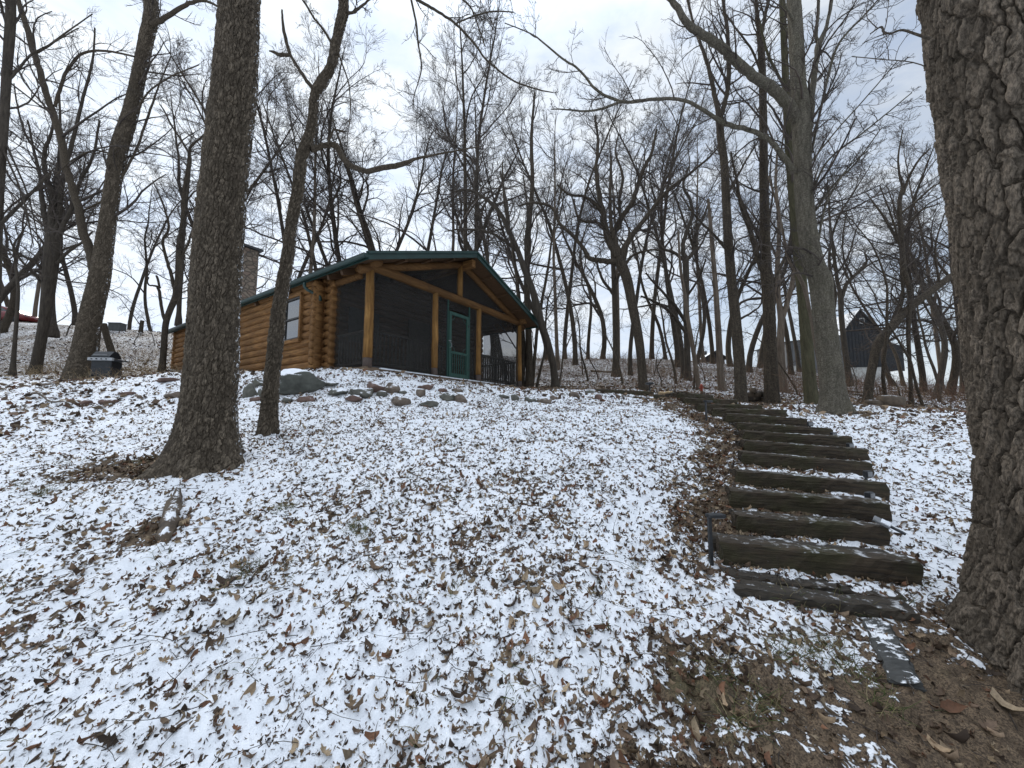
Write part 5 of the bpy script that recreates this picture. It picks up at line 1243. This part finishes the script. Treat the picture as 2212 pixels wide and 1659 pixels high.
# ------------------------------------------------------------------ red car
def car():
    p = W(12, 700, 32.5); z = gz(p[0], p[1]); o = empty('parked_car', (p[0] , p[1], z - .12), .05); tag(o, 'red car parked on the hilltop at the left edge', 'car')
    PAINT = simple_mat('red_car_paint', (.13, .008, .008), (.16, .010, .010), 3, rough=.25, bd=0, spec=.6)
    GL = simple_mat('car_glass', (.02, .025, .03), (.04, .045, .05), 2, rough=.08, bd=0, spec=.9)
    st = [(-2.2, .35, .80, .72), (-2.1, .3, .95, .8), (-1.2, .28, 1.0, .86), (0, .28, 1.02, .88), (1.0, .28, 1.0, .86), (1.7, .3, .90, .82), (2.15, .34, .74, .7), (2.25, .42, .62, .6)]
    m_ = MB(); v = []
    for x, z0, z1, hw in st:
        v += [(x, -hw, z0 + .08), (x, -hw - .02, (z0 + z1) / 2), (x, -hw + .05, z1 - .03), (x, -hw + .2, z1), (x, hw - .2, z1), (x, hw - .05, z1 - .03), (x, hw + .02, (z0 + z1) / 2), (x, hw, z0 + .08), (x, hw - .1, z0), (x, -hw + .1, z0)]
    n_ = 10; i = np.arange(len(st) - 1)[:, None] * n_; j = np.arange(n_)[None, :]; k = (j + 1) % n_
    m_.add(v, np.stack([i + j, i + n_ + j, i + n_ + k, i + k], -1).reshape(-1, 4)); m_.poly([v[q] for q in range(10)], .01, (1, 0, 0)); m_.poly([v[70 + q] for q in range(10)], .01, (1, 0, 0)); m_.build('body', PAINT, o, True)
    rf_ = [(-2.0, .98, .70), (-1.55, 1.36, .60), (-.7, 1.50, .60), (.1, 1.50, .60), (.7, 1.34, .62), (1.35, .99, .70)]
    m_ = MB(); v = []
    for x, z1, hw in rf_: v += [(x, -hw, .97), (x, -hw + .02, z1 - .05), (x, -hw + .12, z1), (x, hw - .12, z1), (x, hw - .02, z1 - .05), (x, hw, .97)]
    n_ = 6; i = np.arange(len(rf_) - 1)[:, None] * n_; j = np.arange(n_)[None, :]; k = (j + 1) % n_
    m_.add(v, np.stack([i + j, i + n_ + j, i + n_ + k, i + k], -1).reshape(-1, 4)); m_.build('cabin_roof', PAINT, o, True)
    for x0, x1, zt0, zt1 in ((-1.5, -.75, 1.30, 1.42), (-.65, .05, 1.42, 1.42), (.12, .95, 1.42, 1.10)):
        m_ = MB(); m_.poly([(x0, -.655, 1.02), (x1, -.655, 1.02), (x1 - (.25 if x1 > .5 else 0), -.64, zt1), (x0, -.64, zt0)], .02, (0, 1, 0)); m_.build('window', GL, o)
    for x in (-1.4, 1.4):
        for y in (-.8, .8):
            m_ = MB(); m_.tube([(x, y - .1, .33), (x, y + .1, .33)], .33, 18); w_ = m_.build('wheel', METAL_DK, o, True)
            m_ = MB(); m_.tube([(x, y - .11, .33), (x, y - .105, .33)], .2, 12); m_.build('rim', METAL_GR, w_)
    m_ = MB(); m_.box((2.2, -.5, .66), (.08, .26, .1), bev=.02); m_.build('headlight', METAL_GR, o)
car()
# utility box and stump post on hill
p = W(253, 712, 29.5); z = gz(p[0], p[1]); o = empty('utility_box', (p[0], p[1], z), .1); tag(o, 'grey utility box on the brow of the left hill', 'box')
m_ = MB(); m_.box((0, 0, .2), (.86, .6, .62), bev=.02); m_.build('housing', simple_mat('box_dark_grey', (.05, .053, .052), (.08, .085, .083), 4, rough=.6), o); m_ = MB(); m_.box((0, 0, .54), (.92, .66, .06), bev=.01); m_.build('lid', simple_mat('box_lid', (.07, .074, .073), (.1, .105, .103), 4, rough=.6), o)
p = W(304, 714, 29.5); z = gz(p[0], p[1]); m_ = MB(); zz = np.linspace(-.2, .92, 6); m_.tube(np.column_stack([zz * .06, zz * 0, zz]), np.array([.17, .15, .14, .135, .13, .13]), 12, wob=.06)
o = m_.build('stump', BARK_MID, None, True); o.location = (p[0], p[1], z); tag(o, 'short broken stump post right of the grey utility box', 'stump')

# ------------------------------------------------------------------ barn and sheds
def barn():
    d = 54; a = W(1822, 800, d); b_ = W(1908, 800, d); wdt = b_[0] - a[0]; cx2 = (a[0] + b_[0]) / 2
    zb = W(1865, 824, d)[2]; ze = W(1865, 727, d)[2] - zb; zr = W(1856, 671, d)[2] - zb; zf = W(1865, 793, d)[2] - zb; w2 = wdt / 2
    o = empty('barn', (cx2, d, zb), -.12); tag(o, 'tall dark gabled barn on a white foundation beyond the trees', 'barn')
    D_ = 11
    m_ = MB(); m_.poly([(-w2, 0, zf), (w2, 0, zf), (w2, 0, ze), (0, 0, zr), (-w2, 0, ze)], .2, (0, 1, 0)); m_.box((-w2 + .1, D_ / 2, (zf + ze) / 2), (.2, D_ - .2, ze - zf)); m_.box((w2 - .1, D_ / 2, (zf + ze) / 2), (.2, D_ - .2, ze - zf)); 
    k = -w2 + .3
    while k < w2: zt_ = ze + (zr - ze) * (1 - abs(k) / w2); m_.box((k, -.12, (zf + zt_) / 2 - .1), (.07, .05, zt_ - zf - .2)); k += .45
    m_.build('wall', BARNW, o)
    m_ = MB(); m_.box((0, D_ / 2, zf / 2 - 1.5), (wdt - .1, D_, zf + 2.98)); m_.build('foundation', FOUND, o)
    m_ = MB()
    for sg in (-1, 1): m_.bar((0, D_ / 2, zr + .12), (sg * (w2 + .35), D_ / 2, ze - (zr - ze) / w2 * .35 + .12), D_ + .8, .14, up=(0, 0, 1))
    m_.build('roof', ROOFSN, o)
    m_ = MB(); m_.box((.25, -.16, (zr + ze) / 2 + .35), (.62, .06, .8)); w_ = m_.build('window', FOUND, o); m_ = MB(); m_.box((.25, -.2, (zr + ze) / 2 + .35), (.44, .03, .62)); m_.build('pane', BLACKP, w_)
    # lean-to on the right
    m_ = MB(); lw = W(1948, 800, d)[0] - b_[0]; zl = W(1940, 752, d)[2] - zb
    m_.poly([(w2, .3, zf - .4), (w2 + lw, .3, zf - .6), (w2 + lw, .3, zl), (w2, .3, ze - .6)], .2, (0, 1, 0)); m_.box((w2 + lw - .1, D_ / 2, (zf + zl) / 2), (.2, D_ - 1, zl - zf + .8)); m_.build('lean_to', BARNW, o)
    m_ = MB(); m_.bar((w2 - .0, D_ / 2, ze - .5), (w2 + lw + .3, D_ / 2, zl + .02), D_ - .5, .12); m_.build('lean_to_roof', ROOFSN, o)
barn()
d = 50; a = W(1700, 800, d); b_ = W(1824, 800, d); zb = W(1750, 803, d)[2]; zt0 = W(1702, 741, d)[2] - zb; zt1 = W(1730, 736, d)[2] - zb; Lg = b_[0] - a[0]
o = empty('grey_shed', (a[0], d, zb)); tag(o, 'weathered grey board shed joining the barn on its left', 'shed')
m_ = MB(); m_.poly([(0, 0, -.8), (Lg, 0, -.8), (Lg, 0, zt0 + .9), (0, 0, zt0)], .15, (0, 1, 0)); m_.box((.08, 3, zt0 / 2 - .4), (.15, 5.8, zt0 + .75)); k = .2
while k < Lg: m_.box((k, -.09, zt0 / 2 - .2), (.06, .04, zt0 + .6)); k += .32
m_.build('wall', BARNG, o); m_ = MB(); m_.bar((-.3, 3, zt0 + .07), (Lg, 3, zt0 + 1.0), 6.5, .1); m_.build('roof', ROOFSN, o)
m_ = MB(); m_.box((.7, -.1, .3), (1.0, .05, .9)); m_.build('door', FOUND, o)
d = 46; a = W(1522, 800, d); b_ = W(1566, 800, d); zb = gz((a[0] + b_[0]) / 2, d); zt0 = W(1520, 774, d)[2] - zb; zr = W(1544, 760, d)[2] - zb; Lg = b_[0] - a[0]
o = empty('dark_shed', ((a[0] + b_[0]) / 2, d, zb)); tag(o, 'small dark shed with snowy roof just over the hilltop', 'shed')
m_ = MB(); h2 = Lg / 2; m_.poly([(-h2, 0, -1), (h2, 0, -1), (h2, 0, zt0), (0, 0, zr), (-h2, 0, zt0)], .1, (0, 1, 0)); m_.box((0, 1.6, zt0 / 2 - .5), (Lg - .1, 3, zt0 + .9)); m_.build('wall', BARNW, o)
m_ = MB()
for sg in (-1, 1): m_.bar((0, 1.5, zr + .05), (sg * (h2 + .3), 1.5, zt0 - .1), 4, .09)
m_.build('roof', ROOFSN, o); m_ = MB(); m_.tube([(-.5, 1, zr - .2), (-.5, 1, zr + .25)], .15, 10); m_.build('vent_pipe', METAL_DK, o, True)

# ------------------------------------------------------------------ woodpile, stumps, fallen logs
k_ = 0
WP = [(1620, 872), (1632, 873), (1643, 872), (1625, 862), (1638, 862), (1621, 853), (1633, 852), (1642, 853), (1627, 843)]
wlab = ['bottom left log', 'bottom middle log', 'bottom right log', 'left log of the second layer', 'right log of the second layer', 'left log of the third layer', 'middle log of the third layer', 'right log of the third layer', 'top log']
for i, (px, py) in enumerate(WP):
    d = 10.9; p = W(px, py, d); r = .075; R_ = np.random.default_rng(600 + i); m_ = MB()
    m_.tube([(-.2 + .1 * q, R_.normal(0, .01), R_.normal(0, .008)) for q in range(5)], r * (1 + R_.normal(0, .06, 5)), 10, wob=.12, seed=i); o = m_.build('firewood_log', DEADWOOD if i % 3 else BARK_DARK, None, True)
    o.location = p; o.rotation_euler = (0, R_.normal(0, .05), R_.normal(0, .12) + (.8 if i == 8 else 0)); tag(o, wlab[i] + ' of the woodpile between two trunks', 'log', 'firewood logs')
p = W(1905, 890, 8.8); p[2] = gz(p[0], p[1])
for i, (px, w_, h_, ang, lab) in enumerate(((1888, .36, .07, 0.0, 'low flat cut log piece left of the stump block'), (1925, .50, .14, -.1, 'cut stump block lying in the brush by the barn path'))):
    q = W(px, 888, 9.8); q[2] = gz(q[0], q[1]); m_ = MB(); R_ = np.random.default_rng(i); m_.tube([(-w_ / 2, 0, h_), (0, 0, h_ + .01), (w_ / 2, 0, h_)], h_ * 1.05, 14, wob=.08, seed=i); o = m_.build('cut_log', DEADWOOD, None, True); o.location = q; o.rotation_euler = (0, .05, ang); tag(o, lab, 'log')
FL = [((1276, 803), (1326, 795), 26, .09, 'fallen log lying uphill left of the dark slope trunk'), ((1833, 842), (1873, 850), 16, .05, 'thin fallen pole below the barn foundation'), ((1835, 832), (1880, 838), 18, .06, 'snow-topped fallen trunk below the barn foundation'),
      ((1855, 858), (1885, 865), 13.5, .05, 'short fallen branch at the foot of the bending trunk'), ((1198, 826), (1222, 840), 15.5, .05, 'fallen stick pile beside the bowed trunk'), ((2030, 886), (2068, 888), 9.6, .05, 'low log at the lawn edge against the big right trunk'),
      ((1424, 850), (1452, 847), 9.9, .04, 'pale peeled log lying on the retaining beams')]
for i, (l, r, d, rad, lab) in enumerate(FL):
    a, c = W(*l, d), W(*r, d - .3); a[2] = gz(a[0], a[1]) + rad * .6; c[2] = gz(c[0], c[1]) + rad * .8
    if i == 6: a, c = W(*l, 9.5), W(*r, 9.2)
    t = np.linspace(0, 1, 8)[:, None]; P = a * (1 - t) + c * t; P += np.random.default_rng(i).normal(0, rad * .25, P.shape); m_ = MB(); m_.tube(P, np.linspace(rad, rad * .7, 8), 10, wob=.1, seed=i)
    o = m_.build('fallen_log', CUT if i == 6 else DEADWOOD, None, True); tag(o, lab, 'log')
# split log piece near the big trunk root
pa, pb = G(352, 1180)[0], G(385, 1068)[0]
pa[2] += .03; pb[2] += .05; t = np.linspace(0, 1, 9)[:, None]; P = pa * (1 - t) + pb * t; m_ = MB(); P += np.random.default_rng(2).normal(0, .012, P.shape); P[:, 2] -= .03; m_.tube(P, np.array([.02, .045, .05, .06, .05, .065, .05, .04, .02]), 14, wob=.5, seed=5)
o = m_.build('split_log', snowy('split_log_wood', (.035, .026, .018), (.15, .11, .075), 9, .85, 1.0, .02, .9), None, True); tag(o, 'half-buried split log with snow below the big trunk roots', 'log')
# grey plank near the right trunk
pa, pb = G(1925, 1362)[0], G(1998, 1500)[0]; pa[2] += .02; pb[2] += .015
m_ = MB(); timber(m_, pa + np.array([0, 0, .02]), pb + np.array([0, 0, .02]), .13, .05, np.random.default_rng(3)); o = m_.build('plank', SLATE, None); tag(o, 'dark grey plank half covered in snow left of the huge plated trunk', 'plank')
# dead branch on the left lawn
pa, pb = G(70, 855)[0], G(150, 882)[0]; t = np.linspace(0, 1, 10)[:, None]; P = pa * (1 - t) + pb * t; P[:, 2] += .05 + .04 * np.sin(t[:, 0] * 9); m_ = MB(); m_.tube(P, np.linspace(.025, .012, 10), 7, wob=.2)
o = m_.build('dead_branch', DEADWOOD, None, True); tag(o, 'dead branch lying on the snowy lawn below the left trunks', 'branch')

# ------------------------------------------------------------------ leaf litter, twigs, grass
def scatter(n, rmin, rmax, amax, rg, dens_pow=1.0, thr=None):
    """points on the ground, even in screen distance"""
    u = rg.random(n); r = (rmin ** dens_pow + (rmax ** dens_pow - rmin ** dens_pow) * u) ** (1 / dens_pow)
    a = np.radians((rg.random(n) * 2 - 1) * amax); x = r * np.sin(a); y = r * np.cos(a)
    return x, y
def instance(tv, tf, pos, Rm, scl, cols):
    n = len(pos); V = np.einsum('nij,vj->nvi', Rm, tv) * scl[:, None, None] + pos[:, None, :]
    F_ = (tf[None] + (np.arange(n) * len(tv))[:, None, None]).reshape(-1, tf.shape[1])
    return V.reshape(-1, 3), F_, np.repeat(cols, len(tv), axis=0)
def rots(n, rg, tilt):
    a = rg.random(n) * 2 * math.pi; b_ = rg.normal(0, 1, n) * tilt; c_ = rg.normal(0, 1, n) * tilt
    ca, sa, cb, sb, cc, s2 = np.cos(a), np.sin(a), np.cos(b_), np.sin(b_), np.cos(c_), np.sin(c_); z = np.zeros(n); o_ = np.ones(n)
    Rz = np.stack([ca, -sa, z, sa, ca, z, z, z, o_], -1).reshape(n, 3, 3); Rx = np.stack([o_, z, z, z, cb, -sb, z, sb, cb], -1).reshape(n, 3, 3); Ry = np.stack([cc, z, s2, z, o_, z, -s2, z, cc], -1).reshape(n, 3, 3)
    return Rx @ Ry @ Rz
def leaf_template(kind):
    if kind == 0:   # curled oval
        xs = [0, .25, .6, 1.0]; hw = [.03, .28, .30, .02]; v = []
        for x, h in zip(xs, hw): v += [((x - .5), -h * .7, .22 + .3 * (x - .5) ** 2 * 4 + .1 * x), (x - .5, 0, 0.0 + .3 * (x - .5) ** 2 * 4), (x - .5, h * .85, .14 + .22 * (x - .5) ** 2 * 4 - .08 * x)]
        f = [];
        for i in range(3):
            for j in range(2): a = i * 3 + j; f.append([a, a + 3, a + 4, a + 1])
        return np.array(v), np.array(f)
    if kind == 1:   # lobed oak leaf
        px = [0, .15, .22, .34, .42, .55, .62, .76, .85, 1.0]; hw = [.02, .10, .26, .12, .34, .14, .30, .12, .18, .02]; v = []
        for i, (x, h) in enumerate(zip(px, hw)):
            c_ = .5 * (x - .4) ** 2 * 2; v += [(x - .5, -h * .8, c_ + h * .8 + .06 * math.sin(x * 14)), (x - .5, 0, c_), (x - .5, h * .9, c_ + h * .35 + .07 * math.cos(x * 11))]
        f = []
        for i in range(9):
            for j in range(2): a = i * 3 + j; f.append([a, a + 3, a + 4, a + 1])
        return np.array(v), np.array(f)
    if kind == 2:   # far leaf: folded quads
        return np.array([(-.5, 0, 0), (0, -.3, .12), (.5, 0, .05), (0, .3, .15), ]), np.array([[0, 1, 2, 3]])
    return np.array([(-.5, -.15, 0), (.5, -.15, 0), (.5, .15, .05), (-.5, .15, .05)]), np.array([[0, 1, 2, 3]])
PAL = np.array([(.27, .19, .125), (.18, .12, .08), (.13, .088, .06), (.30, .215, .135), (.19, .095, .055), (.07, .048, .034), (.36, .275, .18), (.13, .088, .06)])
def litter(name, n, rmin, rmax, amax, kinds, size, tilt, sink, seed, dpow, label, keep=None, bright=1.0):
    rg = np.random.default_rng(seed); x, y = scatter(n, rmin, rmax, amax, rg, dpow)
    ok = ~in_cabin(x, y, .05)
    if keep is not None: ok &= keep(x, y, rg)
    x, y = x[ok], y[ok]; z = ground(x, y) + micro(x, y); n = len(x); Vs = []; Fs = []; Cs = []; off = 0
    kk = rg.choice(len(kinds), n)
    for i, kd in enumerate(kinds):
        m_ = kk == i; c = m_.sum()
        if not c: continue
        tv, tf = leaf_template(kd); s_ = np.minimum(rg.lognormal(math.log(size), .30, c), size * 1.7)
        pos = np.column_stack([x[m_], y[m_], z[m_] + s_ * sink]); col = PAL[rg.integers(0, len(PAL), c)] * (.6 + .8 * rg.random((c, 1))) * bright
        st = np.column_stack([.8 + .5 * rg.random(c)] * 1)
        v, f, cc = instance(tv, tf, pos, rots(c, rg, tilt), s_, col); Vs.append(v); Fs.append(f + off); Cs.append(cc); off += len(v)
    V = np.concatenate(Vs); C = np.column_stack([np.concatenate(Cs), np.ones(len(V))])
    o = mesh_np(name, V, Fs, LEAFM, attrs={'Col': ('FLOAT_COLOR', C)}); tag(o, kind='stuff'); return o
def lawn(x, y, rg): return litter_map(x, y) > rg.random(len(x)) * .75
litter('fallen_leaves', 1300, 1.3, 4.2, 60, [0, 1, 1, 0], .062, .5, .02, 1, 1.3, '', lawn)
litter('fallen_leaves', 62000, 1.6, 15, 60, [0, 0, 1], .046, .8, -.04, 2, 1.0, '', lambda x, y, rg: (litter_map(x, y) > .08 + rg.random(len(x)) * .50) & (rg.random(len(x)) > .85 * np.clip(soil(x, y) * 2, 0, 1)))
litter('fallen_leaves', 38000, 1.3, 11, 60, [2, 3, 0], .025, .9, -.05, 3, .9, '', lambda x, y, rg: rg.random(len(x)) > .5 * np.clip(soil(x, y) * 2, 0, 1), .6)
litter('fallen_leaves', 30000, 9, 46, 60, [2], .115, .7, .1, 4, 1.3, '', None, .8)
# bark chips and crumbs close by
litter('bark_debris', 9000, 1.3, 3.6, 60, [3], .014, .6, .0, 5, 1.2, '', None, .55)
# dense leaves beside the stair and at the big root
def near_stair(x, y, rg):
    k = np.zeros(len(x), bool)
    for a, c in STW: k |= (np.hypot((x - a[0] + .28) / .33, (y - a[1]) / .35) < .6 + .6 * rg.random(len(x)))
    tb = W(447, 1012, 4.2); k |= (np.hypot((x - tb[0] + .8) / .75, (y - tb[1] - .15) / .35) < .5 + .6 * rg.random(len(x)))
    for a, c in STW[:6]:
        t = np.clip(((x - a[0]) * (c[0] - a[0]) + (y - a[1]) * (c[1] - a[1])) / ((c[0] - a[0]) ** 2 + (c[1] - a[1]) ** 2), 0, 1)
        dd = np.hypot(x - a[0] - t * (c[0] - a[0]), y - a[1] - .33 - t * (c[1] - a[1])); k |= (dd < .05) & (rg.random(len(x)) < .5)
    return k
rg_ = np.random.default_rng(77)
litter('fallen_leaves', 60000, 2.6, 9.5, 45, [0, 1, 0], .050, .5, .10, 6, 1.0, '', lambda x, y, rg: near_stair(x, y, rg) & (rg.random(len(x)) < .28), 1.1)

# twigs on the snow
rg = np.random.default_rng(15); n = 1700; x, y = scatter(n, 1.4, 9, 60, rg, 1.0); z = ground(x, y) + micro(x, y) + .012
a = rg.random(n) * 6.28; D = np.column_stack([np.cos(a), np.sin(a), rg.normal(.05, .12, n)])
p_, r_ = grow(np.column_stack([x, y, z]), D, rg.uniform(.06, .35, n), np.full(n, .0016) + rg.random(n) * .0014, 5, .10, -.02, rg, .5)
ac = Acc(); ac.tub(p_, r_, 3); o = ac.build('fallen_twigs', TWIG, None); tag(o, kind='stuff')
# grass tufts
rg = np.random.default_rng(16); tx, ty = scatter(130, 1.5, 9.5, 58, rg, .9)
extra = [G(*q)[0] for q in ((1700, 1420), (1740, 1400), (1650, 1520), (1800, 1390), (1850, 1450), (1560, 1450), (1780, 1300), (1860, 1310), (1700, 1290), (1900, 1520), (1600, 1560), (780, 1150), (770, 1140), (620, 1100), (250, 865), (240, 870), (95, 1060), (540, 1230))]
tx = np.append(tx, [e[0] for e in extra]); ty = np.append(ty, [e[1] for e in extra]); m_ = np.array([60 if i >= 130 else 12 for i in range(len(tx))])
x = np.repeat(tx, m_); y = np.repeat(ty, m_); n = len(x); x = x + rg.normal(0, .045, n); y = y + rg.normal(0, .045, n); z = ground(x, y) + micro(x, y) - .005
D = np.column_stack([rg.normal(0, .6, n), rg.normal(0, .6, n), rg.uniform(.4, 1, n)])
p_, r_ = grow(np.column_stack([x, y, z]), D, rg.uniform(.05, .13, n), np.full(n, .0021), 4, .12, -.16, rg, .3)
v, f = tubes(p_, r_, 3); col = np.array([(.09, .12, .035), (.22, .19, .09), (.06, .09, .03), (.3, .25, .14)])[rg.integers(0, 4, n)]
C = np.column_stack([np.repeat(col, 15, axis=0), np.ones(len(v))]); o = mesh_np('grass', v, f, GRASSM, attrs={'Col': ('FLOAT_COLOR', C)}); tag(o, kind='stuff')
# brush on the wooded slopes
def brush(n, rmin, rmax, a0, a1, hmin, hmax, r0, seed, pal, keep=None):
    rg = np.random.default_rng(seed); r = np.sqrt(rmin ** 2 + (rmax ** 2 - rmin ** 2) * rg.random(n)); a = np.radians(a0 + (a1 - a0) * rg.random(n)); x = r * np.sin(a); y = r * np.cos(a)
    ok = ~in_cabin(x, y, .3) & (vnoise(x * .45, y * .45, s=seed) + .25 * rg.random(n) > .5)
    if keep is not None: ok &= keep(x, y)
    x, y = x[ok], y[ok]; n = len(x); z = ground(x, y) - .03; D = np.column_stack([rg.normal(0, .35, n), rg.normal(0, .35, n), np.ones(n)])
    Ln = rg.uniform(hmin, hmax, n); p_, r_ = grow(np.column_stack([x, y, z]), D, Ln, np.full(n, r0), 5, .12, -.01, rg, .4)
    v1, f1 = tubes(p_, r_, 3); P, D, L2, R2 = kids(p_, r_, Ln, 4, .3, 1, 25, 70, .25, .5, .7, rg, r0 * .55); p2, r2 = grow(P, D, L2, R2, 3, .15, 0, rg, .5); v2, f2 = tubes(p2, r2, 3)
    pal = np.array(pal); c1 = pal[rg.integers(0, len(pal), n)]; c2 = np.repeat(c1, 4, axis=0)
    C = np.concatenate([np.repeat(c1, 18, axis=0), np.repeat(c2, 12, axis=0)]); C = np.column_stack([C, np.ones(len(C))])
    o = mesh_np('undergrowth', np.concatenate([v1, v2]), [np.concatenate([f1, f2 + len(v1)])], STEMM, attrs={'Col': ('FLOAT_COLOR', C)}); tag(o, kind='stuff')
RB = [(.12, .06, .04), (.16, .09, .055), (.10, .07, .05), (.2, .13, .08)]
brush(5200, 14.5, 44, 0, 62, .35, 1.1, .006, 61, RB, lambda x, y: (y > 12.5))
brush(900, 11, 20, 35, 60, .4, 1.3, .005, 62, RB, lambda x, y: y > 9.8)
brush(2600, 14, 30, -52, -25, .15, .5, .005, 63, [(.3, .22, .12), (.2, .13, .07), (.36, .27, .16)], lambda x, y: y > 11)
brush(1500, 27, 36, -50, 20, .3, .9, .008, 64, RB)

# ------------------------------------------------------------------ world, sun
w = bpy.data.worlds.new("World"); sc.world = w; w.use_nodes = True; nt = w.node_tree; nt.nodes.clear()
SUN_EL, SUN_AZ = math.radians(28), math.radians(-42)      # azimuth from +Y, negative = left
sky = N(nt, 'ShaderNodeTexSky'); sky.sky_type = 'NISHITA'; sky.sun_disc = False; sky.sun_elevation = SUN_EL; sky.sun_rotation = SUN_AZ; sky.air_density = 1.0; sky.dust_density = 1.5
bg = N(nt, 'ShaderNodeBackground'); bg.inputs[1].default_value = .14; L(nt, sky.outputs[0], bg.inputs[0])
tc = N(nt, 'ShaderNodeTexCoord'); mp = N(nt, 'ShaderNodeMapping'); mp.inputs['Scale'].default_value = (1, 1, 2.6); L(nt, tc.outputs['Generated'], mp.inputs[0])
nn_ = noise(nt, mp.outputs[0], 2.1, 7, .55, .5); n2_ = noise(nt, mp.outputs[0], 6.5, 5, .6, .3)
dv = N(nt, 'ShaderNodeVectorMath', operation='DOT_PRODUCT'); dv.inputs[1].default_value = (math.sin(SUN_AZ) * math.cos(SUN_EL), math.cos(SUN_AZ) * math.cos(SUN_EL), math.sin(SUN_EL)); L(nt, tc.outputs['Generated'], dv.inputs[0])
glow = math_n(nt, 'POWER', mrange(nt, dv.outputs['Value'], .2, 1.0), 2.0)
cov = math_n(nt, 'ADD', math_n(nt, 'ADD', math_n(nt, 'MULTIPLY', nn_, .75), math_n(nt, 'MULTIPLY', n2_, .25)), math_n(nt, 'MULTIPLY', glow, .24))
cf = mrange(nt, cov, .42, .62, .62, 1.0, True)
cc = ramp(nt, n2_, [(.3, (.68, .79, .97)), (.7, (.90, .95, 1.0))])
cb = N(nt, 'ShaderNodeBackground'); L(nt, cc, cb.inputs[0])
sz = N(nt, 'ShaderNodeSeparateXYZ'); L(nt, tc.outputs['Generated'], sz.inputs[0])
zen = mrange(nt, sz.outputs[2], .70, .95, 0, 1.6, True)      # an overcast sky is brightest overhead
L(nt, math_n(nt, 'ADD', math_n(nt, 'ADD', .84, zen), math_n(nt, 'MULTIPLY', glow, .22)), cb.inputs[1])
mx = N(nt, 'ShaderNodeMixShader'); L(nt, cf, mx.inputs[0]); L(nt, bg.outputs[0], mx.inputs[1]); L(nt, cb.outputs[0], mx.inputs[2])
wo = N(nt, 'ShaderNodeOutputWorld'); L(nt, mx.outputs[0], wo.inputs[0])
sd = bpy.data.lights.new('sun', 'SUN'); sd.energy = 1.9; sd.angle = math.radians(16); sd.color = (1, .92, .80)
so = bpy.data.objects.new('sun', sd); COL.objects.link(so)
dirv = Vector((math.sin(SUN_AZ) * math.cos(SUN_EL), math.cos(SUN_AZ) * math.cos(SUN_EL), math.sin(SUN_EL)))
so.rotation_euler = dirv.to_track_quat('Z', 'Y').to_euler(); so.location = (-5, 5, 20)

sc.view_settings.view_transform = 'Standard'; sc.view_settings.look = 'None'; sc.view_settings.exposure = 0.2; sc.view_settings.gamma = 1
sc.cycles.max_bounces = 6; sc.cycles.diffuse_bounces = 3; sc.cycles.transparent_max_bounces = 12; sc.cycles.use_denoising = True
